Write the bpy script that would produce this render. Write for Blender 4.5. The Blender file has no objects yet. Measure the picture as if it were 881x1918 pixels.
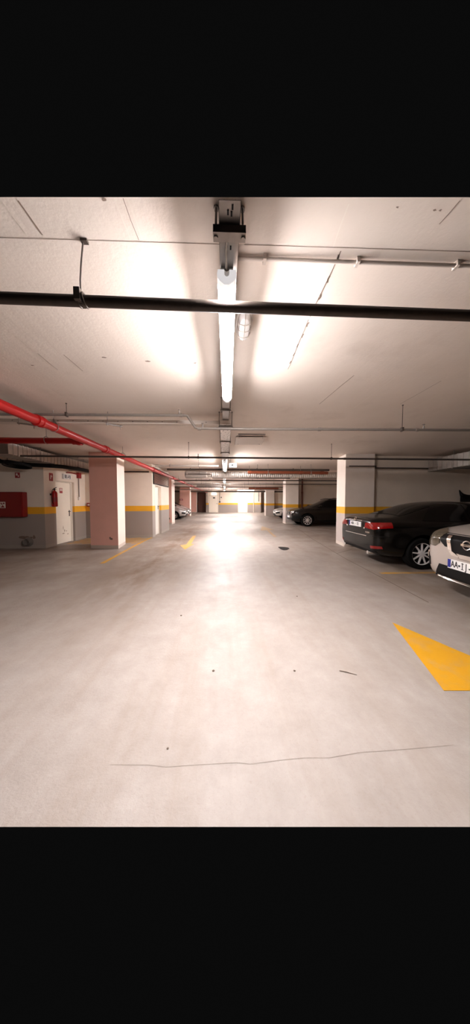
import bpy, bmesh, math, random
from mathutils import Vector, Matrix
random.seed(7)
SC = bpy.context.scene
COL = SC.collection
PI = math.pi
CZ = 2.87                      # ceiling height
ORG = {}

# ---------------------------------------------------------------- materials
def _nt(name):
    m = bpy.data.materials.new(name); m.use_nodes = True
    nt = m.node_tree
    return m, nt, nt.nodes['Principled BSDF']

def N(nt, t, **kw):
    n = nt.nodes.new(t)
    for k, v in kw.items():
        if k in n.inputs: n.inputs[k].default_value = v
        else: setattr(n, k, v)
    return n

def math_node(nt, op, a, b=None, clamp=False):
    n = nt.nodes.new('ShaderNodeMath'); n.operation = op; n.use_clamp = clamp
    for i, v in enumerate((a, b)):
        if v is None: continue
        if isinstance(v, (int, float)): n.inputs[i].default_value = v
        else: nt.links.new(v, n.inputs[i])
    return n.outputs[0]

def mixc(nt, fac, a, b, mode='MIX'):
    n = nt.nodes.new('ShaderNodeMix'); n.data_type = 'RGBA'; n.blend_type = mode
    for i, v in ((0, fac), (6, a), (7, b)):
        if isinstance(v, (int, float)): n.inputs[i].default_value = v
        elif isinstance(v, tuple): n.inputs[i].default_value = (*v, 1) if len(v) == 3 else v
        else: nt.links.new(v, n.inputs[i])
    return n.outputs[2]

def ramp(nt, fac, lo, hi):
    n = nt.nodes.new('ShaderNodeMapRange'); n.clamp = True
    nt.links.new(fac, n.inputs[0]); n.inputs[1].default_value = lo; n.inputs[2].default_value = hi
    return n.outputs[0]

def noise(nt, vec, scale, detail=4, rough=.55, sc=None):
    if sc:
        mp = nt.nodes.new('ShaderNodeMapping'); mp.inputs['Scale'].default_value = sc
        nt.links.new(vec, mp.inputs[0]); vec = mp.outputs[0]
    n = nt.nodes.new('ShaderNodeTexNoise')
    n.inputs['Scale'].default_value = scale; n.inputs['Detail'].default_value = detail; n.inputs['Roughness'].default_value = rough
    nt.links.new(vec, n.inputs['Vector'])
    return n.outputs[0]

def bump(nt, bs, h, strength, dist=.01):
    b = nt.nodes.new('ShaderNodeBump'); b.inputs['Strength'].default_value = strength; b.inputs['Distance'].default_value = dist
    nt.links.new(h, b.inputs['Height']); nt.links.new(b.outputs[0], bs.inputs['Normal'])

def mat(name, col, rough=.5, metal=0., var=.0, vscale=6., coat=0., emit=None, es=0., bmp=0., spec=None, bscale=60.):
    m, nt, bs = _nt(name)
    bs.inputs['Base Color'].default_value = (*col, 1)
    bs.inputs['Roughness'].default_value = rough; bs.inputs['Metallic'].default_value = metal
    if coat: bs.inputs['Coat Weight'].default_value = coat; bs.inputs['Coat Roughness'].default_value = .04
    if spec is not None: bs.inputs['Specular IOR Level'].default_value = spec
    if emit:
        bs.inputs['Emission Color'].default_value = (*emit, 1); bs.inputs['Emission Strength'].default_value = es
    tc = N(nt, 'ShaderNodeTexCoord')
    if var:
        f = noise(nt, tc.outputs['Object'], vscale)
        c = mixc(nt, f, tuple(x * (1 - var) for x in col), tuple(min(1, x * (1 + var)) for x in col))
        nt.links.new(c, bs.inputs['Base Color'])
    if bmp:
        bump(nt, bs, noise(nt, tc.outputs['Object'], bscale, 6), bmp)
    return m

def wall_mat(name, up, stripe, low, base, striped=True, stain=.1):
    m, nt, bs = _nt(name)
    g = N(nt, 'ShaderNodeNewGeometry'); pos = g.outputs['Position']
    sp = N(nt, 'ShaderNodeSeparateXYZ'); nt.links.new(pos, sp.inputs[0]); z = sp.outputs[2]
    zw = math_node(nt, 'ADD', z, math_node(nt, 'MULTIPLY', math_node(nt, 'SUBTRACT', noise(nt, pos, 9, 3), .5), .012))
    c = up
    if striped:
        f2 = math_node(nt, 'GREATER_THAN', zw, 1.035); f3 = math_node(nt, 'GREATER_THAN', zw, 1.245)
        c = mixc(nt, f3, mixc(nt, f2, low, stripe), up)
    fb = math_node(nt, 'LESS_THAN', zw, .1)
    c = mixc(nt, fb, c, base)
    f = ramp(nt, noise(nt, pos, 2.2, 6, .6), .35, .7)
    c = mixc(nt, math_node(nt, 'MULTIPLY', f, stain), c, (.30, .22, .16))
    nt.links.new(c, bs.inputs['Base Color']); bs.inputs['Roughness'].default_value = .62
    bump(nt, bs, noise(nt, pos, 55, 5), .12, .006)
    return m

YEL = (.88, .43, .012)
M = {}
M['wall'] = wall_mat('painted wall', (.85, .74, .625), YEL, (.33, .28, .25), (.36, .31, .27))
M['pillar_white'] = wall_mat('pillar paint', (.86, .77, .69), YEL, (.54, .46, .42), (.62, .54, .47))
M['pillar_pink'] = wall_mat('pink pillar paint', (.78, .42, .34), YEL, (.78, .42, .34), (.50, .40, .33), striped=False, stain=.12)
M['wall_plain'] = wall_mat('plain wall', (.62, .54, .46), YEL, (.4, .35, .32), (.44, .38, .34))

def floor_mat(dark=1.0):
    m, nt, bs = _nt('polished concrete floor')
    g = N(nt, 'ShaderNodeNewGeometry'); pos = g.outputs['Position']
    sp = N(nt, 'ShaderNodeSeparateXYZ'); nt.links.new(pos, sp.inputs[0])
    c = mixc(nt, ramp(nt, noise(nt, pos, 3.4, 10, .75), .25, .75), (.285, .24, .21), (.40, .355, .322))
    # long streaks along the driving lane
    s = ramp(nt, noise(nt, pos, 1.0, 5, .62, (3.2, .33, 1)), .47, .75)
    c = mixc(nt, math_node(nt, 'MULTIPLY', s, .42), c, (.25, .18, .13))
    fs = ramp(nt, noise(nt, pos, 1.0, 4, .6, (26, 1.1, 1)), .5, .8)
    c = mixc(nt, math_node(nt, 'MULTIPLY', fs, .10), c, (.30, .23, .18))
    # tyre dirt left of the lane's centre, where cars turn
    dx = math_node(nt, 'ABSOLUTE', math_node(nt, 'ADD', sp.outputs[0], 1.75))
    band = math_node(nt, 'SUBTRACT', 1.0, math_node(nt, 'DIVIDE', dx, 1.15), True)
    pat = ramp(nt, noise(nt, pos, 1.4, 6, .65, (1.3, .5, 1)), .33, .55)
    yb = math_node(nt, 'MULTIPLY', ramp(nt, sp.outputs[1], 2.0, 4.5), math_node(nt, 'SUBTRACT', 1.0, ramp(nt, sp.outputs[1], 14, 18)))
    c = mixc(nt, math_node(nt, 'MULTIPLY', math_node(nt, 'MULTIPLY', band, pat), math_node(nt, 'MULTIPLY', yb, .92)), c, (.17, .11, .075))
    # patchy darker brown towards the parking bays either side
    bay = ramp(nt, math_node(nt, 'ABSOLUTE', sp.outputs[0]), 1.7, 3.5)
    bp = ramp(nt, noise(nt, pos, 1.1, 6, .6), .3, .65)
    c = mixc(nt, math_node(nt, 'MULTIPLY', math_node(nt, 'MULTIPLY', bay, bp), .72), c, (.17, .115, .078))
    # grit
    gr = ramp(nt, noise(nt, pos, 75, 4, .7), .56, .72)
    c = mixc(nt, math_node(nt, 'MULTIPLY', gr, .34), c, (.25, .18, .14))
    nt.links.new(c, bs.inputs['Base Color'])
    r = nt.nodes.new('ShaderNodeMapRange'); nt.links.new(noise(nt, pos, 2.0, 5), r.inputs[0])
    r.inputs[1].default_value = .3; r.inputs[2].default_value = .7; r.inputs[3].default_value = .40; r.inputs[4].default_value = .56
    nt.links.new(r.outputs[0], bs.inputs['Roughness'])
    hh = math_node(nt, 'ADD', noise(nt, pos, 70, 5, .7), math_node(nt, 'MULTIPLY', noise(nt, pos, 14, 4), .8))
    bump(nt, bs, hh, .5, .006); bs.inputs['Specular IOR Level'].default_value = .34
    return m
M['floor'] = floor_mat()

def ceil_mat():
    m, nt, bs = _nt('painted concrete ceiling')
    g = N(nt, 'ShaderNodeNewGeometry'); pos = g.outputs['Position']
    c = mixc(nt, noise(nt, pos, 1.5, 6, .6), (.70, .60, .52), (.80, .71, .64))
    s = ramp(nt, noise(nt, pos, 1.1, 6, .65), .56, .74)
    c = mixc(nt, math_node(nt, 'MULTIPLY', s, .30), c, (.42, .32, .25))
    nt.links.new(c, bs.inputs['Base Color']); bs.inputs['Roughness'].default_value = .75
    h = math_node(nt, 'ADD', noise(nt, pos, 45, 6, .65), noise(nt, pos, 1.0, 3, .5, (14, 1.5, 1)))
    bump(nt, bs, h, .25, .006)
    return m
M['ceiling'] = ceil_mat()
M['groove_dark'] = mat('ceiling joint shadow gap', (.25, .18, .14), .8)
M['groove_light'] = mat('ceiling joint ridge', (.78, .70, .62), .7)
M['seam'] = mat('floor seam dirt', (.13, .09, .065), .7)
M['crack'] = mat('hairline crack', (.26, .21, .175), .7)

def worn_yellow(name, amount):
    m, nt, bs = _nt(name)
    g = N(nt, 'ShaderNodeNewGeometry'); pos = g.outputs['Position']
    f = ramp(nt, noise(nt, pos, 6, 7, .7), .5 - amount * .3, .75 - amount * .3)
    c = mixc(nt, math_node(nt, 'MULTIPLY', f, .35 + amount * .5), (.60, .29, .006), (.36, .27, .19))
    nt.links.new(c, bs.inputs['Base Color']); bs.inputs['Roughness'].default_value = .55
    bump(nt, bs, noise(nt, pos, 80, 5), .2, .004)
    return m
M['yellow'] = worn_yellow('yellow floor paint', 0.05)
M['yellow_soft'] = worn_yellow('lightly worn yellow floor paint', .3)
M['yellow_faint'] = worn_yellow('faded yellow floor paint', 1.0)
M['yellow_worn'] = worn_yellow('worn yellow floor paint', .55)

M['galv'] = mat('galvanised steel', (.27, .24, .22), .38, .8, .2, 12)
M['galv_dull'] = mat('dull galvanised steel', (.30, .265, .24), .5, .6, .2, 9)
M['duct'] = mat('silver duct', (.55, .50, .46), .5, .6, .15, 10)
M['pipe_dark'] = mat('dark steel pipe', (.075, .057, .047), .55, .2, .3, 20, spec=.3)
M['pipe_grey'] = mat('grey painted pipe', (.25, .215, .19), .4, .4, .15, 20)
M['pipe_cream'] = mat('cream painted conduit', (.60, .52, .46), .5)
M['pipe_black'] = mat('black pipe insulation', (.006, .005, .005), .7, spec=.2)
M['pipe_brown'] = mat('brown plastic pipe', (.20, .045, .016), .45, 0, .15, 14)
M['red'] = mat('red pipe paint', (.36, .008, .008), .36, 0, .12, 9, spec=.3)
M['red_dark'] = mat('red enamel', (.22, .006, .007), .4)
M['red_sign'] = mat('red sign plastic', (.33, .02, .02), .4)
M['sign_white'] = mat('white sign print', (.80, .72, .66), .5)
M['white'] = mat('white plastic', (.80, .76, .72), .45)
M['cream_door'] = mat('cream door paint', (.90, .82, .70), .5, 0, .04, 3)
M['white_door'] = mat('white door paint', (.86, .81, .74), .5, 0, .04, 3)
M['scuff_light'] = mat('light scuff', (.50, .40, .31), .8)
M['scuff'] = mat('dark scuff', (.18, .12, .09), .8)
M['frame'] = mat('door frame paint', (.70, .62, .52), .5)
M['black'] = mat('black plastic', (.0035, .003, .003), .5, spec=.2)
M['rubber'] = mat('tyre rubber', (.0035, .0033, .003), .8, spec=.15)
M['dark'] = mat('dark void', (.02, .014, .012), .8)
M['louvre'] = mat('brown louvre slats', (.17, .068, .045), .5, 0, .2, 10)
M['chrome'] = mat('chrome', (.80, .77, .74), .12, 1.)
M['alloy'] = mat('alloy rim', (.82, .79, .77), .35, .25)
M['glass'] = mat('dark tinted window glass', (.0022, .002, .002), .08, 0, spec=.3)
M['headlamp'] = mat('headlamp lens', (.085, .068, .045), .15, .1, .6, 22, coat=.5)
M['headlamp_bright'] = mat('bright headlamp lens', (.62, .60, .58), .12, .7, .25, 24, coat=1)
M['taillamp'] = mat('red tail lamp lens', (.22, .004, .004), .14, 0, .4, 40, coat=.6)
M['taillamp_white'] = mat('clear tail lamp lens', (.75, .62, .58), .15, .2, coat=1)
M['plate_white'] = mat('number plate white', (.80, .78, .76), .4)
M['plate_blue'] = mat('number plate blue', (.012, .02, .22), .4)
M['ink'] = mat('black lettering', (.01, .01, .01), .5)
M['paint_black'] = mat('black car paint', (.0035, .0026, .002), .2, 0, spec=.3, coat=.12)
M['paint_brown'] = mat('dark grey car paint', (.010, .0075, .0065), .25, .2, spec=.35, coat=.2)
M['paint_beige'] = mat('silver beige car paint', (.50, .44, .395), .34, .4, coat=.6)
M['paint_silver'] = mat('silver car paint', (.58, .55, .53), .3, .5, coat=1)
M['paint_white'] = mat('pearl white car paint', (.70, .67, .64), .3, .1, coat=1)
LAMP = (1.0, .95, .955)
M['lamp'] = mat('lit diffuser', (.9, .9, .9), .4, emit=LAMP, es=64)
M['lamp_far'] = mat('lit far diffuser', (.9, .9, .9), .4, emit=LAMP, es=80)
M['lamp_low'] = mat('lit crosswise diffuser', (.9, .9, .9), .4, emit=LAMP, es=55)
M['lamp_side'] = mat('glowing lamp side', (.9, .9, .9), .4, emit=LAMP, es=1.8)
M['lamp_cap'] = mat('frosted lamp end', (.62, .60, .58), .35, emit=LAMP, es=.10)
M['exit_lit'] = mat('lit exit sign', (.8, .85, .8), .4, emit=(.9, 1, .93), es=1.6)
M['bulk_glass'] = mat('frosted bulkhead glass', (.90, .86, .84), .2, 0, .1, 30, coat=.5)

def tray_mat():
    m, nt, bs = _nt('perforated tray steel')
    g = N(nt, 'ShaderNodeNewGeometry'); pos = g.outputs['Position']
    v = nt.nodes.new('ShaderNodeTexVoronoi'); v.inputs['Scale'].default_value = 1; v.inputs['Randomness'].default_value = .8
    mp = nt.nodes.new('ShaderNodeMapping'); mp.inputs['Scale'].default_value = (26, 18, 1)
    nt.links.new(pos, mp.inputs[0]); nt.links.new(mp.outputs[0], v.inputs['Vector'])
    f = math_node(nt, 'LESS_THAN', v.outputs['Distance'], .27)
    c = mixc(nt, f, (.52, .47, .43), (.05, .035, .03))
    nt.links.new(c, bs.inputs['Base Color']); bs.inputs['Roughness'].default_value = .42; bs.inputs['Metallic'].default_value = .55
    return m
M['tray'] = tray_mat()

# ---------------------------------------------------------------- mesh builder
class MB:
    def __init__(self): self.bm = bmesh.new(); self.mi = 0
    def face(self, vs):
        try:
            f = self.bm.faces.new(vs); f.material_index = self.mi; return f
        except ValueError: return None
    def poly(self, pts): return self.face([self.bm.verts.new(p) for p in pts])
    def box(self, a, b):
        x0, y0, z0 = a; x1, y1, z1 = b
        v = [self.bm.verts.new(p) for p in ((x0,y0,z0),(x1,y0,z0),(x1,y1,z0),(x0,y1,z0),(x0,y0,z1),(x1,y0,z1),(x1,y1,z1),(x0,y1,z1))]
        for q in ((3,2,1,0),(4,5,6,7),(0,1,5,4),(1,2,6,5),(2,3,7,6),(3,0,4,7)): self.face([v[i] for i in q])
        return self
    def prism(self, fp, z0, z1):
        n = len(fp)
        lo = [self.bm.verts.new((x, y, z0)) for x, y in fp]; hi = [self.bm.verts.new((x, y, z1)) for x, y in fp]
        self.face(lo[::-1]); self.face(hi)
        for i in range(n): self.face([lo[i], lo[(i+1)%n], hi[(i+1)%n], hi[i]])
        return self
    def extr(self, pts, d):
        """extrude a planar 3-D polygon by vector d"""
        d = Vector(d); n = len(pts)
        a = [self.bm.verts.new(p) for p in pts]; b = [self.bm.verts.new(Vector(p) + d) for p in pts]
        self.face(a[::-1]); self.face(b)
        for i in range(n): self.face([a[i], a[(i+1)%n], b[(i+1)%n], b[i]])
        return self
    def tube(self, pts, r, n=12, caps=True):
        pts = [Vector(p) for p in pts]; rings = []; prev = None
        for i, p in enumerate(pts):
            d = (pts[min(i+1, len(pts)-1)] - pts[max(i-1, 0)]).normalized()
            if prev is None:
                u = d.orthogonal().normalized()
            else:
                u = (prev - d * prev.dot(d)).normalized()
            prev = u; w = d.cross(u)
            rr = r[i] if isinstance(r, (list, tuple)) else r
            rings.append([self.bm.verts.new(p + (u*math.cos(2*PI*k/n) + w*math.sin(2*PI*k/n))*rr) for k in range(n)])
        for a, b in zip(rings, rings[1:]):
            for k in range(n): self.face([a[k], a[(k+1)%n], b[(k+1)%n], b[k]])
        if caps: self.face(rings[0][::-1]); self.face(rings[-1])
        return self
    def lathe(self, c, axis, prof, n=24, caps=True):
        """prof: (radius, offset along axis)"""
        c = Vector(c); ax = Vector(axis).normalized(); u = ax.orthogonal().normalized(); w = ax.cross(u); rings = []
        for r, h in prof:
            rings.append([self.bm.verts.new(c + ax*h + (u*math.cos(2*PI*k/n) + w*math.sin(2*PI*k/n))*max(r, 1e-4)) for k in range(n)])
        for a, b in zip(rings, rings[1:]):
            for k in range(n): self.face([a[k], a[(k+1)%n], b[(k+1)%n], b[k]])
        if caps: self.face(rings[0][::-1]); self.face(rings[-1])
        return self
    def torus(self, c, axis, R, r, n=24, m=8):
        c = Vector(c); ax = Vector(axis).normalized(); u = ax.orthogonal().normalized(); w = ax.cross(u); rings = []
        for k in range(n):
            d = u*math.cos(2*PI*k/n) + w*math.sin(2*PI*k/n)
            rings.append([self.bm.verts.new(c + d*(R + r*math.cos(2*PI*j/m)) + ax*r*math.sin(2*PI*j/m)) for j in range(m)])
        for k in range(n):
            a, b = rings[k], rings[(k+1)%n]
            for j in range(m): self.face([a[j], a[(j+1)%m], b[(j+1)%m], b[j]])
        return self
    def build(self, name, mats, parent=None, smooth=False, bevel=0.):
        if not isinstance(mats, (list, tuple)): mats = [mats]
        bmesh.ops.recalc_face_normals(self.bm, faces=self.bm.faces[:])
        me = bpy.data.meshes.new(name)
        org = ORG.get(parent.name, Vector((0,0,0))) if parent else Vector((0,0,0))
        if org.length: bmesh.ops.translate(self.bm, verts=self.bm.verts[:], vec=-org)
        self.bm.to_mesh(me); self.bm.free()
        for m in mats: me.materials.append(m)
        if smooth:
            for p in me.polygons: p.use_smooth = True
            try: me.set_sharp_from_angle(angle=math.radians(38))
            except Exception: pass
        o = bpy.data.objects.new(name, me); COL.objects.link(o)
        if parent: o.parent = parent
        ORG[o.name] = org
        if bevel:
            b = o.modifiers.new('bevel', 'BEVEL'); b.width = bevel; b.segments = 2; b.limit_method = 'ANGLE'
        return o

def tag(o, label=None, cat=None, group=None, kind=None):
    if label: o['label'] = label
    if cat: o['category'] = cat
    if group: o['group'] = group
    if kind: o['kind'] = kind
    return o

def thing(name, label, cat, loc, group=None, kind=None):
    o = bpy.data.objects.new(name, None); COL.objects.link(o); o.location = loc; o.empty_display_size = .1
    ORG[o.name] = Vector(loc)
    return tag(o, label, cat, group, kind)

def text(txt, size, mtx, m, parent, name='lettering', extrude=.0015, sx=1.0):
    cu = bpy.data.curves.new('t', 'FONT'); cu.body = txt; cu.size = size; cu.extrude = extrude; cu.offset = size*.022
    cu.align_x = 'CENTER'; cu.align_y = 'CENTER'
    tmp = bpy.data.objects.new('t', cu); COL.objects.link(tmp)
    dg = bpy.context.evaluated_depsgraph_get(); dg.update()
    me = bpy.data.meshes.new_from_object(tmp.evaluated_get(dg))
    bpy.data.objects.remove(tmp); bpy.data.curves.remove(cu)
    me.transform(Matrix.Scale(sx, 4, (1, 0, 0)))
    org = ORG.get(parent.name, Vector((0,0,0)))
    me.transform(Matrix.Translation(-org) @ mtx)
    me.materials.clear(); me.materials.append(m)
    o = bpy.data.objects.new(name, me); COL.objects.link(o); o.parent = parent; ORG[o.name] = org
    return o

# frames for text: columns = reading direction, up direction, facing
def frame(p, right, up):
    r = Vector(right).normalized(); u = Vector(up).normalized(); f = r.cross(u)
    m = Matrix((r, u, f)).transposed().to_4x4(); m.translation = Vector(p)
    return m

# ================================================================ SETTING
def fy(x): return .978 - .032 * x          # near end of the floor slab
def cy(x): return 1.224 - .0317 * x        # near end of the ceiling slab
XL, XR, YB = -9.2, 9.4, 35.0
b = MB()
b.poly([(XL, fy(XL), 0), (XR, fy(XR), 0), (XR, YB, 0), (XL, YB, 0)])
b.poly([(XL, fy(XL)+.5, -.2), (XR, fy(XR)+.5, -.2), (XR, YB, -.2), (XL, YB, -.2)])
b.poly([(XL, fy(XL), 0), (XR, fy(XR), 0), (XR, fy(XR)+.5, -.2), (XL, fy(XL)+.5, -.2)])
def strip(b, pts, w, z, mi):
    b.mi = mi
    for p, q in zip(pts, pts[1:]):
        p = Vector(p); q = Vector(q); d = (q - p).normalized(); n = Vector((-d.y, d.x)) * w / 2
        b.poly([(*(p - n), z), (*(q - n), z), (*(q + n), z), (*(p + n), z)])
    b.mi = 0
strip(b, [(2.80, 3.2), (2.92, 5.86), (3.22, 9.0), (3.70, 12.45), (3.86, 14.5)], .016, .0015, 1)
strip(b, [(2.95, 6.35), (3.7, 6.95)], .02, .0016, 1)
cr = [(-.63, 1.243), (-.42, 1.235), (-.33, 1.222), (-.15, 1.228), (.05, 1.232), (.12, 1.222), (.28, 1.236), (.42, 1.244), (.55, 1.239), (.74, 1.262), (.95, 1.268), (1.3, 1.285)]
strip(b, cr, .0019, .0012, 2)
strip(b, [(-1.9, 3.4), (-.6, 3.32), (.0, 3.36)], .004, .0012, 2)
floor = b.build('floor', [M['floor'], M['seam'], M['crack']])
tag(floor, 'pale concrete garage floor with tyre marks running down the lane', 'floor', kind='structure')

b = MB()
b.poly([(XL, cy(XL), CZ), (XR, cy(XR), CZ), (XR, YB, CZ), (XL, YB, CZ)])
b.poly([(XL, cy(XL)+.5, CZ+.2), (XR, cy(XR)+.5, CZ+.2), (XR, YB, CZ+.2), (XL, YB, CZ+.2)])
b.poly([(XL, cy(XL), CZ), (XR, cy(XR), CZ), (XR, cy(XR)+.5, CZ+.2), (XL, cy(XL)+.5, CZ+.2)])
Z = CZ - .0015
def cl(x0, y0, x1, y1, w, mi, wob=.004):
    n = max(2, int(math.hypot(x1-x0, y1-y0) / .12)); pts = []
    for i in range(n + 1):
        t = i / n; pts.append((x0 + (x1-x0)*t + random.uniform(-wob, wob), y0 + (y1-y0)*t))
    strip(b, pts, w, Z, mi)
cl(.603, 1.23, .612, 1.43, .006, 2); cl(.671, 1.45, .660, 1.95, .006, 1); cl(.66, 1.98, .677, 2.71, .005, 1)
for k in range(9):
    y0 = 1.47 + k * .135; cl(.668, y0, .668, y0 + .05, .011, 1, .006)
cl(1.472, 2.81, 1.383, 3.64, .007, 1); cl(1.983, 2.84, 1.987, 3.75, .010, 2); cl(2.9, 3.2, 2.92, 3.9, .008, 2)
cl(-1.868, 2.1, -1.887, 2.78, .007, 2); cl(-1.876, 2.5, -1.888, 2.8, .005, 1); cl(-1.635, 2.52, -1.625, 2.82, .006, 1)
cl(-.543, 1.243, -.541, 1.43, .006, 2); cl(-.478, 1.24, -.472, 1.43, .006, 2); cl(-.50, 1.243, -.497, 1.43, .003, 1)
cl(-1.016, 1.268, -1.016, 1.42, .006, 1); cl(-1.10, 1.275, -1.10, 1.43, .004, 2); cl(1.137, 1.199, 1.122, 1.30, .004, 1)
cl(-2.3, 2.5, -2.32, 3.6, .006, 2); cl(-.62, 2.6, -.60, 3.5, .004, 2); cl(2.6, 2.9, 2.6, 3.6, .005, 1); cl(-1.25, 3.0, -1.25, 3.9, .004, 2)
strip(b, [(-1.4, 1.442), (-.4, 1.437), (.0, 1.436)], .0035, Z, 1); strip(b, [(.1, 1.434), (1.6, 1.43)], .003, Z, 1)
strip(b, [(-2.4, 2.79), (-.4, 2.79)], .003, Z, 2); strip(b, [(.3, 2.72), (3.0, 2.70)], .003, Z, 2)
strip(b, [(-1.3, 1.80), (-.1, 1.78)], .0025, Z, 2); strip(b, [(.2, 1.77), (1.8, 1.75)], .0025, Z, 2)
for (x, y, r) in ((-.598, 1.25, .022), (.85, 1.234, .010), (1.045, 1.24, .012), (1.075, 1.24, .010), (-1.25, 2.55, .03), (-.83, 2.6, .03), (-.34, 2.62, .02), (-2.1, 2.72, .02)):
    b.mi = 1
    pts = []
    for k in range(9):
        a = 2*PI*k/9; q = r * random.uniform(.5, 1.1); pts.append((x + q*math.cos(a), y + .5*q*math.sin(a), Z - .001))
    b.poly(pts)
b.mi = 0
ceiling = b.build('ceiling', [M['ceiling'], M['groove_dark'], M['groove_light']])
tag(ceiling, 'white painted concrete ceiling with formwork joints', 'ceiling', kind='structure')

# left block: plant room wall, door recess, store with louvre
fpl = [(-9.2, 7.38), (-5.48, 7.38), (-5.48, 7.86), (-5.60, 7.86), (-5.60, 8.80), (-5.48, 8.80), (-5.50, 9.50), (-2.93, 9.50),
       (-2.92, 9.84), (-3.05, 9.84), (-3.05, 10.68), (-2.91, 10.68), (-2.89, 12.0), (-9.2, 12.0)]
b = MB().prism(fpl, 0, CZ)
b.box((-5.61, 7.85, 2.09), (-5.48, 8.81, CZ)); b.box((-3.06, 9.83, 2.06), (-2.915, 10.69, CZ))
b.mi = 1
def blob(b, cx, cyy, cz, rx, rz, nrm, n=13):
    pts = []
    for k in range(n):
        a = 2*PI*k/n; q = random.uniform(.65, 1.1)
        if nrm == 'y': pts.append((cx + rx*q*math.cos(a), cyy, cz + rz*q*math.sin(a)))
        else: pts.append((cx, cyy + rx*q*math.cos(a), cz + rz*q*math.sin(a)))
    b.poly(pts)
blob(b, -6.1, 7.378, .33, .17, .055, 'y'); blob(b, -5.82, 7.378, .34, .045, .06, 'y'); blob(b, -5.9, 7.378, .33, .05, .03, 'y')
wl = b.build('wall_left', [M['wall'], M['scuff']])
tag(wl, 'cream plant room wall with yellow stripe and grey base', 'wall', kind='structure')

b = MB()
fp = [(-2.78, 31.5), (4.42, 31.5), (4.42, 31.9), (-2.78, 31.9)]
b.prism(fp, 0, CZ)
wb = b.build('wall_back', M['wall']); tag(wb, 'bright far end wall with yellow stripe', 'wall', kind='structure')
b = MB().box((XL, 34.6, 0), (XR, 34.8, CZ)); tag(b.build('wall_far_end', M['wall_plain']), 'dim wall beyond the far end openings', 'wall', kind='structure')
b = MB().box((XL-.2, 1.3, 0), (XL, 34.8, CZ)); tag(b.build('wall_left_outer', M['wall_plain']), 'outer wall behind the left parking bays', 'wall', kind='structure')
b = MB().box((XR, 1.0, 0), (XR+.2, 34.8, CZ)); tag(b.build('wall_right_outer', M['wall_plain']), 'outer wall behind the right parking bays', 'wall', kind='structure')
for i, (y0, x0) in enumerate(((7.62, 4.53), (15.62, 4.5), (24.2, 4.66))):
    b = MB().box((x0, y0, 0), (XR, y0 + .2, CZ))
    tag(b.build(('wall_right_front', 'wall_right_middle', 'wall_right_rear')[i], M['wall']),
        ('partition wall behind the black saloon', 'partition wall behind the dark suv', 'partition wall behind the white hatchback')[i], 'wall', kind='structure')
b = MB().box((XL, 24.6, 0), (-4.6, 24.8, CZ)); tag(b.build('wall_left_rear', M['wall_plain']), 'partition wall behind the silver cars', 'wall', kind='structure')
b = MB().box((-4.05, 33.2, 0), (-2.6, 33.4, CZ)); tag(b.build('wall_alcove', M['louvre']), 'dark brown back of the alcove left of the end wall', 'wall', kind='structure')

def pillar(fp, m, label, stains=()):
    cx = sum(p[0] for p in fp)/len(fp); c2 = sum(p[1] for p in fp)/len(fp)
    b = MB().prism(fp, 0, CZ)
    b.mi = 1
    for (x, y, z, rx, rz, nr) in stains: blob(b, x, y, z, rx, rz, nr)
    o = b.build('pillar', [m, M['scuff']]); tag(o, label, 'pillar', kind='structure')
    return o
# the aisle face gets a paler colour than the pink front
def pillar2(fp, aisle_edge, label, stains=()):
    b = MB(); n = len(fp)
    lo = [b.bm.verts.new((x, y, 0)) for x, y in fp]; hi = [b.bm.verts.new((x, y, CZ)) for x, y in fp]
    b.face(lo[::-1]); b.face(hi)
    for i in range(n):
        b.mi = 2 if i == aisle_edge else 0
        b.face([lo[i], lo[(i+1)%n], hi[(i+1)%n], hi[i]])
    b.mi = 1
    for (x, y, z, rx, rz, nr) in stains: blob(b, x, y, z, rx, rz, nr)
    o = b.build('pillar', [M['pillar_pink'], M['scuff'], M['pillar_side']]); tag(o, label, 'pillar', kind='structure')
M['pillar_side'] = wall_mat('pale pillar side', (.86, .74, .66), YEL, (.5, .4, .4), (.62, .52, .45), striped=False, stain=.06)
pillar2([(-4.10, 7.30), (-3.25, 7.22), (-3.38, 8.04), (-4.12, 8.04)], 1, 'pink pillar with a dark scuff low on its front, nearest on the left',
        [(-3.46, 7.232, .30, .055, .035, 'y'), (-3.50, 7.236, .33, .03, .03, 'y')])
pillar2([(-4.3, 15.12), (-3.47, 15.12), (-3.44, 15.85), (-4.3, 15.85)], 1, 'narrow pink pillar just beyond the louvred store room', [(-3.62, 15.117, .36, .04, .07, 'y')])
pillar2([(-4.6, 23.45), (-3.64, 23.45), (-3.66, 24.4), (-4.6, 24.4)], 1, 'pink pillar behind the silver cars')
pillar2([(-4.66, 31.2), (-4.0, 31.2), (-4.0, 32.0), (-4.66, 32.0)], 1, 'pink pillar farthest away on the left')
pillar([(3.65, 7.34), (4.54, 7.30), (4.54, 8.05), (3.71, 8.05)], M['pillar_white'], 'white pillar with yellow band beside the black saloon')
pillar([(3.72, 15.22), (4.54, 15.2), (4.54, 15.95), (3.71, 15.95)], M['pillar_white'], 'white pillar with yellow band in front of the dark suv')
pillar([(3.84, 23.8), (4.68, 23.8), (4.68, 24.5), (3.78, 24.5)], M['pillar_white'], 'white pillar with yellow band farthest on the right')
# downstand beam across the lane
b = MB().box((-2.85, 11.05, 2.78), (XR, 11.45, CZ)); tag(b.build('trim_beam', M['ceiling']), 'shallow concrete beam crossing the ceiling', 'beam', kind='structure')
b = MB().box((XL, 27.0, 2.72), (XR, 27.4, CZ)); tag(b.build('trim_beam_rear', M['ceiling']), 'concrete beam crossing the ceiling near the end wall', 'beam', kind='structure')

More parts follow.
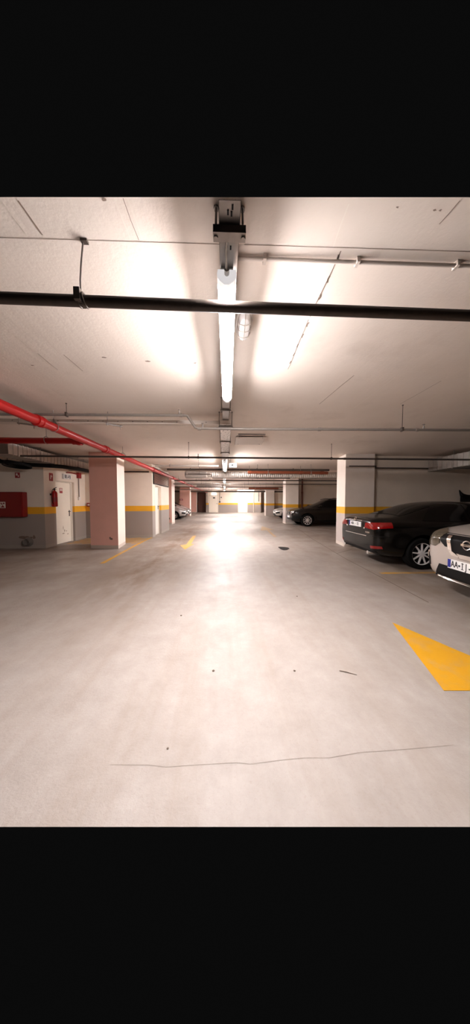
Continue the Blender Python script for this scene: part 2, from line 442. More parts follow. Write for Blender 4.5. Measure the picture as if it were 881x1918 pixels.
# doors --------------------------------------------------------
def lever(parent, p, out, along, m, drop=.10):
    out = Vector(out); along = Vector(along); p = Vector(p); b = MB()
    b.extr([p + along*-.018 + Vector((0,0,-drop)), p + along*.018 + Vector((0,0,-drop)), p + along*.018 + Vector((0,0,.05)), p + along*-.018 + Vector((0,0,.05))], out*.008)
    b.tube([p + out*.005, p + out*.045], .009, 10); b.tube([p + out*.045 - along*.008, p + out*.045 + along*.115], .010, 10)
    return b.build('handle', m, parent, True)

d1 = thing('door_1', 'cream steel door with black lever handle beside the fire extinguisher', 'door', (-5.59, 8.33, 0), kind='structure')
b = MB().box((-5.598, 7.93, .012), (-5.565, 8.70, 2.05)); b.mi = 1
for (y, z, rx, rz) in ((8.30, .33, .07, .02), (8.52, .29, .05, .018), (8.36, .42, .03, .05), (8.30, .52, .02, .08), (8.45, .40, .03, .025)): blob(b, -5.564, y, z, rx, rz, 'x')
b.build('leaf', [M['cream_door'], M['scuff_light']], d1)
b = MB(); b.box((-5.598, 7.862, 0), (-5.555, 7.925, 2.088)); b.box((-5.598, 8.705, 0), (-5.555, 8.798, 2.088)); b.box((-5.598, 7.925, 2.055), (-5.555, 8.705, 2.088))
b.build('door_frame', M['frame'], d1)
lever(d1, (-5.565, 8.63, 1.06), (1,0,0), (0,-1,0), M['black'], .16)
s = MB().box((-5.565, 8.17, 1.69), (-5.560, 8.31, 1.86)); s = s.build('door_sign', M['red_sign'], d1); tag(s, 'small red and white sign')
b = MB(); b.box((-5.561, 8.19, 1.76), (-5.558, 8.225, 1.845)); b.box((-5.561, 8.235, 1.76), (-5.558, 8.25, 1.845)); b.box((-5.561, 8.262, 1.76), (-5.558, 8.29, 1.845)); b.build('pictogram', M['sign_white'], s)

d2 = thing('door_2', 'white recessed door in the side of the louvred store room', 'door', (-3.04, 10.26, 0), kind='structure')
MB().box((-3.048, 9.90, .012), (-3.015, 10.60, 2.01)).build('leaf', M['white_door'], d2)
b = MB(); b.box((-3.048, 9.845, 0), (-3.0, 9.895, 2.055)); b.box((-3.048, 10.605, 0), (-3.0, 10.675, 2.055)); b.box((-3.048, 9.895, 2.015), (-3.0, 10.605, 2.055)); b.build('door_frame', M['frame'], d2)
lever(d2, (-3.015, 10.53, 1.20), (1,0,0), (0,-1,0), M['black'], .12)
d3 = thing('door_3', 'cream door at the left of the far end wall with a dark sign', 'door', (-1.8, 31.49, 0), kind='structure')
MB().box((-2.36, 31.45, .012), (-1.25, 31.49, 2.18)).build('leaf', M['cream_door'], d3)
b = MB(); b.box((-2.44, 31.44, 0), (-2.36, 31.498, 2.26)); b.box((-1.25, 31.44, 0), (-1.17, 31.498, 2.26)); b.box((-2.36, 31.44, 2.18), (-1.25, 31.498, 2.26)); b.build('door_frame', M['frame'], d3)
lever(d3, (-1.33, 31.45, 1.18), (0,-1,0), (-1,0,0), M['black'])
MB().box((-1.86, 31.44, 1.84), (-1.6, 31.448, 2.0)).build('door_sign', M['ink'], d3)
d4 = thing('door_4', 'white door right of centre in the far end wall', 'door', (2.0, 31.49, 0), kind='structure')
MB().box((1.47, 31.45, .012), (2.58, 31.49, 2.18)).build('leaf', M['white_door'], d4)
b = MB(); b.box((1.38, 31.44, 0), (1.47, 31.498, 2.26)); b.box((2.58, 31.44, 0), (2.66, 31.498, 2.26)); b.box((1.47, 31.44, 2.18), (2.58, 31.498, 2.26)); b.build('door_frame', M['frame'], d4)
lever(d4, (2.45, 31.45, 1.15), (0,-1,0), (-1,0,0), M['black'])

# louvre grille ------------------------------------------------
g = thing('louvre_grille', 'brown slatted ventilation grille above the store room door', 'vent', (-2.9, 10.7, 2.12))
b = MB(); x0 = -2.918
b.box((x0, 9.60, 2.10), (x0+.03, 11.9, 2.14)); b.box((x0, 9.60, 2.72), (x0+.03, 11.9, 2.76)); b.box((x0, 9.58, 2.10), (x0+.03, 9.63, 2.76)); b.box((x0, 11.87, 2.10), (x0+.04, 11.92, 2.76))
b.build('grille_frame', M['dark'], g)
b = MB()
for k in range(11):
    z = 2.15 + k*.052
    b.extr([(x0+.006, 9.63, z+.045), (x0+.034, 9.63, z), (x0+.036, 9.63, z+.008), (x0+.008, 9.63, z+.053)], (0, 2.24, 0))
b.build('slats', M['louvre'], g)

# ================================================================ FLOOR MARKINGS
def paint(name, polys, m, label, group=None):
    b = MB()
    for p in polys: b.extr([(x, y, .0015) for x, y in p], (0, 0, .0018))
    o = b.build(name, m); return tag(o, label, 'floor marking', group)
paint('arrow_marking', [[(1.604, 1.673), (1.86, 1.664), (1.86, 1.02), (2.13, 1.01), (2.13, 1.655), (2.40, 1.645), (1.912, 2.674)]], M['yellow'], 'large bright yellow painted arrow in the right foreground')
paint('arrow_marking', [[(-1.52, 7.74), (-1.25, 7.04), (-1.10, 7.95), (-1.21, 7.98), (-1.30, 10.0), (-1.42, 9.9), (-1.35, 7.86)]], M['yellow_worn'], 'worn yellow arrow pointing towards the camera left of the lane centre')
paint('arrow_marking', [[(1.86, 9.5), (1.98, 9.5), (2.06, 11.8), (2.33, 11.9), (1.98, 13.7), (1.62, 11.6), (1.94, 11.75)]], M['yellow_faint'], 'worn yellow arrow pointing away on the right of the lane')
hat = []
for k in range(16):
    y0 = 7.0 + k*.33                        # stripes run diagonally inside the box
    a = (-5.35, y0 - 1.2); c = (-2.98, y0 + .25)
    def clip(p, q, lo, hi):
        (xa, ya), (xb, yb) = p, q
        ts = 0., 1.
        t0, t1 = ts
        for lim, sgn in ((lo, 1), (hi, -1)):
            fa = sgn*(ya - lim); fb = sgn*(yb - lim)
            if fa < 0 and fb < 0: return None
            if fa < 0: t0 = max(t0, fa/(fa-fb))
            if fb < 0: t1 = min(t1, fa/(fa-fb))
        return ((xa+(xb-xa)*t0, ya+(yb-ya)*t0), (xa+(xb-xa)*t1, ya+(yb-ya)*t1)) if t1 > t0 else None
    r = clip(a, c, 8.08, 9.33)
    if r:
        (xa, ya), (xb, yb) = r
        hat.append([(xa, ya), (xb, yb), (xb, yb+.13), (xa, ya+.13)])
hat.append([(-3.02, 8.1), (-2.93, 8.1), (-2.93, 9.48), (-3.02, 9.48)])
hat.append([(-2.90, 5.5), (-2.80, 5.5), (-2.92, 8.1), (-3.02, 8.1)])
paint('hatched_marking', hat, M['yellow_soft'], 'yellow hatched keep-clear zone between the pink pillar and the store room')
paint('bay_line', [[(3.0, 4.52), (8.5, 4.55), (8.5, 4.64), (3.0, 4.61)]], M['yellow_worn'], 'worn yellow bay line between the black saloon and the silver suv')

b = MB(); pts = []
for k in range(16):
    a = 2*PI*k/16; q = .9 + .12*math.sin(3*a+1) + random.uniform(-.05, .05); pts.append((1.70 + .17*q*math.cos(a), 7.13 + .30*q*math.sin(a), .002))
b.extr(pts, (0, 0, .002)); b.mi = 1
for k in range(5): b.box((1.60 + k*.045, 6.98, .003), (1.62 + k*.045, 7.28, .008))
tag(b.build('floor_drain', [M['dark'], M['black']]), 'dark oily floor drain right of the lane centre', 'drain')
b = MB().tube([(.926, 1.903, .004), (.975, 1.885, .005), (1.0, 1.872, .004), (1.045, 1.85, .004)], [.003, .0035, .003, .002], 6)
tag(b.build('twig', M['seam']), 'thin dark twig lying on the floor left of the yellow arrow', 'twig')
for (x, y, r, lab) in ((-.117, 1.937, .011, 'small dark pebble on the floor, left one of the near pair'), (.554, 1.915, .010, 'small dark pebble on the floor right of the lane centre'),
                  (-.34, 1.318, .006, 'tiny pebble near the foreground crack'), (1.83, 1.55, .02, 'dark scrap at the right edge beside the large arrow'),
                  (1.03, 3.47, .011, 'dark crumb far right of the lane centre'), (-.57, 2.92, .011, 'small crumb of dirt left of the lane, beyond the pebble pair')):
    b = MB().lathe((x, y, .001), (0,0,1), [(r*.8, 0), (r, r*.3), (r*.7, r*.6), (r*.2, r*.75)], 9)
    for v in b.bm.verts: v.co.x += random.uniform(-.15, .15)*r; v.co.y += random.uniform(-.15, .15)*r
    tag(b.build('pebble', M['seam'], None, True), lab, 'pebble')

# ================================================================ TRAY AND LAMPS
def tx(y): return .028 - .0135*y
t = thing('cable_tray', 'galvanised cable tray running down the middle of the ceiling', 'cable tray', (0, 1.2, 2.7))
def channel(b, y0, y1, w, zb, h, lip=.012, th=.002, slant=0.):
    for s in (-1, 1):
        b.extr([(tx(y0)+s*w/2, y0, zb), (tx(y0)+s*(w/2-th), y0, zb), (tx(y0)+s*(w/2-th), y0+slant, zb+h), (tx(y0)+s*w/2, y0+slant, zb+h)], (tx(y1)-tx(y0), y1-y0, 0))
    b.extr([(tx(y0)-w/2, y0, zb), (tx(y0)+w/2, y0, zb), (tx(y0)+w/2, y0, zb+th), (tx(y0)-w/2, y0, zb+th)], (tx(y1)-tx(y0), y1-y0, 0))
b = MB(); channel(b, 1.093, 3.9, .098, 2.70, .045, slant=.045)
for s in (-.024, .024): b.box((s+tx(1.2)-.003, 1.09, 2.697), (s+tx(1.2)+.003, 2.0, 2.70))
b.mi = 1
for y, dx in ((1.115, .012), (1.135, -.008), (1.14, .008), (1.25, -.008), (1.285, .008), (1.225, 0)):
    b.box((tx(y)+dx-.004, y-.009, 2.6965), (tx(y)+dx+.004, y+.009, 2.6995))
b.build('narrow_channel', [M['galv'], M['black']], t)
b = MB(); channel(b, 3.92, 30.9, .185, 2.645, .06)
b.build('wide_channel', M['tray'], t)
def support(y, w, z, big=False):
    b = MB(); x = tx(y); h = .022 if big else .012
    b.box((x-w/2, y-h, z-h*1.2), (x+w/2, y+h, z+h*.4))
    if big: b.box((x-w/2, y-h-.004, z-h*1.4), (x+w/2, y-h+.002, z-h*1.1))
    b.build('support_bar', M['galv_dull'], t)
    for s in (-1, 1):
        yt = y + (.062 if big else 0)
        b = MB().tube([(x+s*(w/2-.012), y, z-.02), (x+s*(w/2-.012), yt, CZ)], .0055, 8)
        b.tube([(x+s*(w/2-.012), yt-.003, CZ-.012), (x+s*(w/2-.012), yt, CZ)], .013, 8); b.tube([(x+s*(w/2-.012), y, z-.034), (x+s*(w/2-.012), y, z-.018)], .011, 6)
        b.build('hanger_rod', M['galv_dull'], t, True)
support(1.204, .155, 2.69, True)
for y in (3.45, 4.0, 5.0, 6.1, 9.4, 12.4, 15.6, 18.4, 21.4, 24.4): support(y, .15 if y < 3.8 else .23, 2.695 if y < 3.8 else 2.64)

def lamp(y0, y1, z, label, x=None, cable=False, m='lamp'):
    xc = tx((y0+y1)/2) if x is None else x
    L = thing('strip_lamp', label, 'lamp', (xc, (y0+y1)/2, z), 'strip lamps under the cable tray')
    prof = [(-.050, -.006), (-.038, -.0215), (-.024, -.035), (-.010, -.040), (.010, -.040), (.024, -.035), (.038, -.0215), (.050, -.006)]
    shell = [(-.046, .034), (-.051, .012), (-.051, -.0065), (.051, -.0065), (.051, .012), (.046, .034)]
    MB().extr([(xc+u, y0+.04, z+v) for u, v in shell], (0, y1-y0-.08, 0)).build('side_lens', M['lamp_side'], L)
    b = MB(); b.box((xc-.035, y0+.02, z+.030), (xc+.035, y1-.02, z+.062)); b.build('housing', M['white'], L)
    MB().extr([(xc+u, y0+.04, z+v-.001) for u, v in prof], (0, y1-y0-.08, 0)).build('diffuser', M[m], L)
    for a, e in ((y0, y0+.04), (y1-.04, y1)):
        MB().extr([(xc+u*1.03, a, z+v*1.03) for u, v in [(-.048, .034), (-.052, .012), (-.050, -.008), (-.036, -.026), (-.012, -.043), (.012, -.043), (.036, -.026), (.050, -.008), (.052, .012), (.048, .034)]], (0, e-a, 0)).build('end_cap', M['lamp_cap'], L, True)
    if cable:
        MB().tube([(xc, y0+.005, z+.012), (xc-.002, y0-.03, z+.02), (xc-.004, y0-.08, z+.04), (xc+.002, y0-.12, z+.058), (xc+.004, y0-.14, z+.07)], .006, 8).build('cable', M['white'], L, True)
        MB().tube([(xc, y0-.022, z+.016), (xc, y0+.004, z+.012)], .014, 10).build('cable_gland', M['white'], L, True)
lamp(1.37, 2.94, 2.635, 'lit fluorescent strip lamp nearest overhead, behind the dark pipe', cable=True)
lamp(7.25, 9.1, 2.585, 'second lit strip lamp under the tray, beside the small exit sign')
lamp(13.1, 14.8, 2.585, 'third lit strip lamp from the front under the cable tray')
lamp(19.0, 20.6, 2.585, 'fourth lit strip lamp from the front under the cable tray', m='lamp_far')
lamp(25.0, 26.6, 2.585, 'lit strip lamp under the tray nearest the end wall', m='lamp_far')
# a lamp set crosswise in front of the end wall
L = thing('strip_lamp', 'crosswise lit strip lamp on the ceiling in front of the far white door', 'lamp', (2.2, 28.6, 2.78))
MB().box((1.2, 28.56, 2.80), (3.2, 28.64, CZ)).build('housing', M['white'], L)
MB().extr([(1.22, 28.55, 2.80), (1.22, 28.57, 2.76), (1.22, 28.63, 2.76), (1.22, 28.65, 2.80)], (1.96, 0, 0)).build('diffuser', M['lamp_low'], L)

# bulkhead lamp
k = thing('bulkhead_lamp', 'unlit oval caged bulkhead lamp beside the nearest strip lamp', 'lamp', (.165, 2.0, CZ))
b = MB(); R = []
def oval(cx, cyy, rx, ry, z, n=28, p=2.6):
    out = []
    for i in range(n):
        a = 2*PI*i/n; c, s = math.cos(a), math.sin(a)
        out.append((cx + rx*math.copysign(abs(c)**(2/p), c), cyy + ry*math.copysign(abs(s)**(2/p), s), z))
    return out
def loft(b, rings):
    vs = [[b.bm.verts.new(p) for p in r] for r in rings]
    for a, c in zip(vs, vs[1:]):
        n = len(a)
        for i in range(n): b.face([a[i], a[(i+1)%n], c[(i+1)%n], c[i]])
    b.face(vs[0]); b.face(vs[-1][::-1])
bx, by = .138, 2.0
b = MB(); loft(b, [oval(bx, by,   .066, .150, CZ), oval(bx, by,   .066, .150, CZ-.03), oval(bx, by, .056, .142, CZ-.035)]); b.build('lamp_base', M['white'], k, True)
b = MB(); loft(b, [oval(bx, by, .052, .138, CZ-.033), oval(bx, by, .050, .134, CZ-.06), oval(bx, by, .040, .120, CZ-.085), oval(bx, by, .02, .09, CZ-.094)]); b.build('lamp_glass', M['bulk_glass'], k, True)
b = MB()
ring = oval(bx, by, .058, .145, CZ-.05); b.tube(ring + ring[:2], .003, 6)
for yy in (-.07, 0, .07):
    b.tube([(bx-.056, by+yy, CZ-.05), (bx-.044, by+yy, CZ-.088), (bx, by+yy, CZ-.101), (bx+.044, by+yy, CZ-.088), (bx+.056, by+yy, CZ-.05)], .003, 6)
b.tube([(bx, by-.145, CZ-.05), (bx, by-.12, CZ-.092), (bx, by, CZ-.101), (bx, by+.12, CZ-.092), (bx, by+.145, CZ-.05)], .003, 6)
b.build('cage', M['pipe_cream'], k, True)

# ================================================================ PIPES
def pipe_thing(name, label, pts, r, m, hangers=(), couplings=(), sprinklers=(), cat='pipe', hm=None, cr=1.25):
    o = thing(name, label, cat, pts[0])
    MB().tube(pts, r, 16).build('pipe_run', m, o, True)
    for p, d in couplings:
        p = Vector(p); d = Vector(d).normalized()
        MB().lathe(p - d*r*1.2, d, [(r, 0), (r*cr, .1*r), (r*cr, 2.3*r), (r, 2.4*r)], 16).build('coupling', m, o, True)
    for (x, y, z) in hangers:
        b = MB().tube([(x, y, z + r), (x, y, CZ)], .0045, 6)
        b.tube([(x, y, CZ-.01), (x, y, CZ)], .012, 8)
        b.box((x-.012, y-r-.006, z-r-.006), (x+.012, y+r+.006, z+r+.012))
        b.build('hanger', hm or M['pipe_dark'], o)
    for (x, y, z) in sprinklers:
        b = MB().tube([(x, y, z), (x, y, z+r+.03)], .012, 8); b.tube([(x, y, z+r+.03), (x, y, z+r+.055)], .007, 8)
        b.lathe((x, y, z+r+.055), (0,0,1), [(.004, 0), (.02, .003), (.02, .006), (.004, .009)], 12)
        b.build('sprinkler_head', M['galv_dull'], o, True)
    return o
# nearest dark pipe with its bent clamp and rod
o = thing('sprinkler_pipe', 'thick dark pipe crossing just below the nearest lamp', 'pipe', (0, 1.48, 2.56))
MB().tube([(-2.6, 1.445, 2.565), (0, 1.475, 2.555), (2.8, 1.503, 2.548)], .029, 20).build('pipe_run', M['pipe_dark'], o, True)
b = MB(); hx = -.838
b.box((hx-.02, 1.418, 2.535), (hx+.012, 1.49, 2.60)); b.torus((hx+.02, 1.4655, 2.562), (1, 0, .15), .034, .005); b.torus((hx-.012, 1.464, 2.562), (1, 0, 0), .033, .006)
b.build('clamp', M['pipe_dark'], o, True)
b = MB().tube([(hx, 1.455, 2.59), (hx+.004, 1.448, 2.66), (hx+.012, 1.446, 2.75), (hx+.030, 1.44, 2.868)], .0045, 8); b.box((hx+.018, 1.428, 2.856), (hx+.055, 1.452, 2.87))
b.build('hanger', M['pipe_dark'], o)

o = thing('conduit', 'cream conduit clipped to the ceiling right of the nearest lamp', 'conduit', (.1, 1.52, 2.85))
MB().tube([(.06, 1.495, 2.852), (4.2, 1.50, 2.852)], .011, 10).build('conduit_run', M['pipe_cream'], o, True)
for x in (.225, .79, 1.41, 2.2, 3.0, 3.8):
    b = MB(); b.box((x-.009, 1.476, 2.838), (x+.009, 1.516, 2.87)); b.build('saddle_clip', M['pipe_cream'], o)

pipe_thing('sprinkler_pipe', 'grey pipe with an elbow step crossing beyond the first lamp',
           [(-8.0, 3.79, 2.70), (-3.4, 3.74, 2.70), (-.66, 3.695, 2.70), (-.60, 3.694, 2.695), (-.48, 3.69, 2.52), (-.43, 3.688, 2.505), (.5, 3.67, 2.50), (6.3, 3.575, 2.50)], .020, M['pipe_grey'],
           hangers=[(2.668, 3.63, 2.50), (-2.4, 3.725, 2.70)], couplings=[((-.70, 3.696, 2.70), (1, -.015, 0)), ((-.42, 3.688, 2.503), (1, -.015, 0)), ((1.4, 3.655, 2.5), (1, 0, 0)), ((2.9, 3.63, 2.5), (1, 0, 0))],
           sprinklers=[(-.72, 3.696, 2.70), (3.0, 3.625, 2.50), (-.37, 3.687, 2.50)])
pipe_thing('sprinkler_pipe', 'thin dark pipe crossing in front of the nearest white pillar',
           [(-4.95, 5.97, 2.50), (0, 6.05, 2.50), (6.34, 6.135, 2.50)], .023, M['pipe_dark'],
           hangers=[(-.956, 6.035, 2.50), (2.65, 6.085, 2.50)], couplings=[((-.72, 6.04, 2.5), (1, 0, 0)), ((3.0, 6.09, 2.5), (1, 0, 0))], sprinklers=[(-.72, 6.04, 2.5)])
for (y, z, r, x0, x1, lab, mm) in ((9.2, 2.53, .03, -4.85, -2.95, 'short dark pipe along the top of the store room front', 'pipe_dark'),
                         (10.55, 2.80, .045, -2.6, 4.5, 'dark pipe tight under the ceiling before the corrugated duct', 'pipe_dark'),  # dark round bar added to draw the shadow line at the beam
                         (12.4, 2.50, .028, -2.7, 9.0, 'dark pipe crossing just beyond the corrugated duct', 'pipe_dark'),
                         (14.9, 2.50, .026, -3.3, 9.0, 'thin grey pipe crossing before the dark suv bay', 'pipe_dark'),
                         (18.0, 2.49, .026, -9, 9.0, 'thin pipe crossing midway to the far end wall', 'pipe_dark'),
                         (21.0, 2.46, .03, -9, 9.0, 'pipe crossing above the silver cars', 'pipe_grey'),
                         (24.2-.0, 2.44, .07, -9, 9.0, 'thick dark pipe crossing in front of the far end wall', 'pipe_dark')):
    hs = [(x, y, z) for x in (-1.6, 1.3, 2.9) if x0 < x < x1] or [((x0+x1)/2, y, z)]
    pipe_thing('sprinkler_pipe', lab, [(x0, y, z), ((x0+x1)/2, y, z), (x1, y, z)], r, M[mm], hangers=hs,
               sprinklers=[(x, y, z) for x in (-.9, 2.0) if x0 < x < x1 and z < 2.7])
# short silver runs left of the tray
pipe_thing('branch_pipe', 'short silver pipe branching left from the tray by the second lamp', [(-2.5, 8.5, 2.66), (-1.4, 8.5, 2.66), (-.3, 8.5, 2.66)], .035, M['duct'], hangers=[(-1.0, 8.5, 2.66), (-2.0, 8.5, 2.66)], hm=M['galv_dull'])
pipe_thing('branch_pipe', 'thin pipe with drop elbow left of the tray under the duct mouth', [(-1.55, 9.55, 2.50), (-1.2, 9.55, 2.50), (-.70, 9.55, 2.50), (-.64, 9.55, 2.485), (-.62, 9.55, 2.38), (-.57, 9.55, 2.345), (2.5, 9.55, 2.34)], .024, M['pipe_dark'], hangers=[(-1.1, 9.55, 2.50), (1.2, 9.55, 2.34)])
# brown drain pipe
o = pipe_thing('drain_pipe', 'brown horizontal drain pipe under the ceiling right of the lane', [(.80, 9.42, 2.56), (2.2, 9.43, 2.555), (3.85, 9.45, 2.55), (3.98, 9.48, 2.545)], .055, M['pipe_brown'],
               hangers=[(1.6, 9.425, 2.557), (3.3, 9.44, 2.552)], couplings=[((.88, 9.42, 2.56), (1, 0, 0)), ((3.75, 9.45, 2.55), (1, 0, 0)), ((2.9, 9.435, 2.553), (1, 0, 0))], hm=M['galv_dull'], cr=1.18)
o = pipe_thing('drain_pipe', 'brown drain pipe far down the lane above the white pillars', [(2.0, 22.5, 2.66), (3.0, 22.5, 2.66), (4.8, 22.5, 2.66)], .09, M['pipe_brown'], hangers=[(2.6, 22.5, 2.66)], hm=M['galv_dull'])
o = pipe_thing('downpipe', 'brown vertical downpipe against the wall behind the dark suv', [(4.86, 15.48, 0), (4.86, 15.48, 1.4), (4.86, 15.48, 2.7), (4.86, 15.50, CZ)], .05, M['pipe_brown'], couplings=[((4.86, 15.48, 2.0), (0, 0, 1)), ((4.86, 15.48, .9), (0, 0, 1))])
o = pipe_thing('downpipe', 'slim brown vertical pipe in the corner beside the far white pillar', [(4.62, 15.52, 0), (4.62, 15.52, 1.4), (4.62, 15.52, CZ)], .045, M['pipe_brown'])
# red fire main
rx = lambda y: -2.80 + .006*(y-4)
o = thing('fire_main_pipe', 'long bright red fire main running down the left of the lane', 'pipe', (-2.8, 4, 2.6))
MB().tube([(rx(y), y, 2.60) for y in (1.75, 4, 8, 14, 22, 31.3)], .066, 20).build('pipe_run', M['red'], o, True)
for y in (3.72, 5.66, 9.1, 12.2, 15.2, 18.2):
    MB().lathe((rx(y), y-.07, 2.60), (0, 1, 0), [(.066, 0), (.083, .005), (.083, .05), (.074, .055), (.074, .085), (.083, .09), (.083, .135), (.066, .14)], 20).build('coupling', M['red'], o, True)
for y in (4.02, 6.55, 10.0, 13.6, 17.0):
    b = MB().torus((rx(y), y, 2.612), (0, 1, 0), .078, .006); b.tube([(rx(y), y, 2.69), (rx(y), y, CZ)], .005, 6)
    b.tube([(rx(y)-.05, y, 2.67), (rx(y), y, 2.735), (rx(y)+.05, y, 2.67)], .005, 6)
    b.build('hanger', M['galv_dull'], o, True)
o = thing('fire_branch_pipe', 'dark red pipe branching left from the fire main', 'pipe', (-4, 4.89, 2.6))
MB().tube([(-8.8, 4.93, 2.60), (-5, 4.90, 2.60), (-2.90, 4.89, 2.60)], .058, 18).build('pipe_run', M['red'], o, True)
MB().lathe((-3.05, 4.89, 2.60), (1, 0, 0), [(.058, 0), (.075, .01), (.075, .08), (.085, .1), (.085, .17)], 18).build('coupling', M['red'], o, True)
b = MB().torus((-3.55, 4.89, 2.61), (1, 0, 0), .07, .006); b.tube([(-3.55, 4.89, 2.67), (-3.55, 4.89, CZ)], .005, 6); b.build('hanger', M['galv_dull'], o, True)
# white trunking left
o = thing('cable_trunking', 'pale steel trunking crossing left from the tray behind the red main', 'trunking', (-2, 4.1, 2.69))
b = MB(); b.box((-8.5, 4.05, 2.685), (-.12, 4.055, 2.745)); b.box((-8.5, 4.055, 2.685), (-.12, 4.16, 2.69)); b.box((-8.5, 4.155, 2.685), (-.12, 4.16, 2.745)); b.mi = 1
for k in range(22): b.box((-5.4+k*.24, 4.0485, 2.712), (-5.38+k*.24, 4.051, 2.72))
b.build('trunking_channel', [M['pipe_cream'], M['black']], o)
for x in (-3.35, -1.95, -5.2):
    b = MB().tube([(x, 4.03, 2.64), (x, 4.03, 2.78), (x, 4.05, CZ)], .006, 6); b.tube([(x-.02, 4.02, 2.665), (x+.20, 4.12, 2.655)], .012, 6); b.tube([(x+.18, 4.1, 2.60), (x+.18, 4.1, 2.67)], .006, 6)
    b.build('hanger_bracket', M['galv_dull'], o)

# ducts --------------------------------------------------------
def rect_duct(name, label, p0, p1, w, h, ribs, m, rib=.012):
    """rectangular duct with standing ribs between p0 and p1 (centre line)"""
    p0 = Vector(p0); p1 = Vector(p1); d = (p1-p0).normalized(); L = (p1-p0).length; s = d.cross(Vector((0,0,1))).normalized(); u = Vector((0,0,1))
    o = thing(name, label, 'duct', p0)
    def q(b, c, W, H, dep): b.extr([c - s*W/2 - u*H/2, c + s*W/2 - u*H/2, c + s*W/2 + u*H/2, c - s*W/2 + u*H/2], d*dep)
    b = MB(); q(b, p0, w, h, L); b.build('duct_body', m, o)
    b = MB(); n = max(2, int(L/ribs))
    for i in range(n+1): q(b, p0 + d*(L-.015)*i/n, w+2*rib, h+2*rib, .015)
    b.build('ribs', m, o)
    b = MB(); k = max(2, int(L/1.6))
    for i in range(k):
        c = p0 + d*L*(i+.5)/k
        for sg in (-1, 1):
            e = c + s*sg*(w/2+.03); b.tube([(e.x, e.y, c.z-h/2-.02), (e.x, e.y, CZ)], .005, 6)
        b.extr([c - s*(w/2+.045) - u*(h/2+.035), c + s*(w/2+.045) - u*(h/2+.035), c + s*(w/2+.045) - u*(h/2+.015), c - s*(w/2+.045) - u*(h/2+.015)], d*.03)
    b.build('hanger', M['galv_dull'], o)
    return o
rect_duct('ventilation_duct', 'silver corrugated duct hanging above the plant room wall', (-5.30, 5.75, 2.64), (-5.22, 9.45, 2.64), .50, .26, .13, M['duct'])
rect_duct('ventilation_duct', 'silver corrugated duct above the silver suv at the right', (6.70, 2.2, 2.56), (6.72, 7.55, 2.56), .55, .36, .16, M['duct'])
# corrugated round duct across the lane with its mouth on the left
o = thing('ventilation_duct', 'silver corrugated round duct crossing the lane before the far bays', 'duct', (0, 9.8, 2.50))
pts = []; rs = []
n = 150
for i in range(n+1):
    x = -.88 + 6.0*i/n; pts.append((x, 9.8, 2.50)); rs.append(.128 if i % 2 else .113)
MB().tube(pts, rs, 20).build('corrugated_run', M['duct'], o, True)
MB().lathe((-.86, 9.8, 2.50), (-1, .0, 0), [(.125, 0), (.135, .02), (.135, .08), (.15, .28), (.155, .5), (.155, .8), (.14, .81), (.14, .5)], 24).build('duct_mouth', M['galv_dull'], o, True)
MB().lathe((-1.60, 9.8, 2.50), (-1, 0, 0), [(.08, 0), (.138, .02), (.138, .08), (.08, .1)], 24).build('mouth_shade', M['black'], o, True)  # black disc added as the shade inside the open duct mouth
for x in (.9, 3.0):
    b = MB().torus((x, 9.8, 2.50), (1, 0, 0), .13, .008); b.tube([(x, 9.8, 2.63), (x, 9.8, CZ)], .006, 6); b.build('hanger', M['galv_dull'], o, True)
rect_duct('ventilation_duct', 'flat grey duct far down the lane before the end wall', (-2.5, 20.0, 2.70), (-.45, 20.0, 2.70), .5, .2, .3, M['galv_dull'])
# black insulated pipe and cable coil by the plant room
o = pipe_thing('insulated_pipe', 'black insulated pipe bending around the plant room corner under the duct', [(-8.9, 7.1, 2.66), (-6.6, 7.0, 2.56), (-5.5, 6.95, 2.435), (-5.05, 7.1, 2.43), (-4.95, 7.5, 2.46), (-4.95, 8.2, 2.49), (-4.96, 9.45, 2.51)], .055, M['pipe_black'], hangers=[(-6.4, 6.99, 2.545), (-4.95, 8.2, 2.49)])
o = pipe_thing('insulated_pipe', 'black lagged duct pipe running left from the silver duct', [(-8.9, 6.2, 2.72), (-7.4, 6.1, 2.72), (-5.66, 6.0, 2.70)], .11, M['pipe_black'], hangers=[(-6.4, 6.05, 2.71)])
o = thing('hose_coil', 'black hose coil hanging under the pipes by the plant room corner', 'hose', (-5.6, 6.8, 2.5))
b = MB()
for k in range(4): b.torus((-5.62+.01*k, 6.66, 2.36+.022*k), (.05*k, .12, 1), .29-.012*k, .018, 36, 8)
b.build('coil', M['pipe_black'], o, True)
b = MB()
for dx in (-.2, .2): b.tube([(-5.62+dx, 6.60, 2.37), (-5.62+dx, 6.60, CZ)], .006, 6)
b.build('hanger', M['pipe_black'], o)

# ================================================================ WALL ITEMS LEFT
c = thing('hose_cabinet', 'red fire hose cabinet on the plant room wall at the left edge', 'fire cabinet', (-6.6, 7.36, 1.3))
MB().box((-7.25, 7.20, .955), (-5.965, 7.378, 1.69)).build('cabinet_body', M['red_dark'], c, bevel=.02)
d = MB().box((-7.22, 7.185, .985), (-6.0, 7.20, 1.66)).build('cabinet_door', M['red_dark'], c, bevel=.006)
s = MB().box((-6.59, 7.18, 1.22), (-6.44, 7.186, 1.40)).build('hose_sign', M['sign_white'], d)
b = MB(); b.extr([(-6.575, 7.179, 1.235), (-6.455, 7.179, 1.235), (-6.515, 7.179, 1.31)], (0, .002, 0)); b.extr([(-6.565, 7.179, 1.385), (-6.515, 7.179, 1.335), (-6.53, 7.179, 1.31), (-6.578, 7.179, 1.35)], (0, .002, 0)); b.lathe((-6.485, 7.181, 1.355), (0,-1,0), [(.026, 0), (.026, .002)], 14)
b.build('pictogram', M['red_dark'], d)
text('S', .13, frame((-6.70, 7.183, 1.585), (1,0,0), (0,0,1)), M['sign_white'], d, 'lettering')
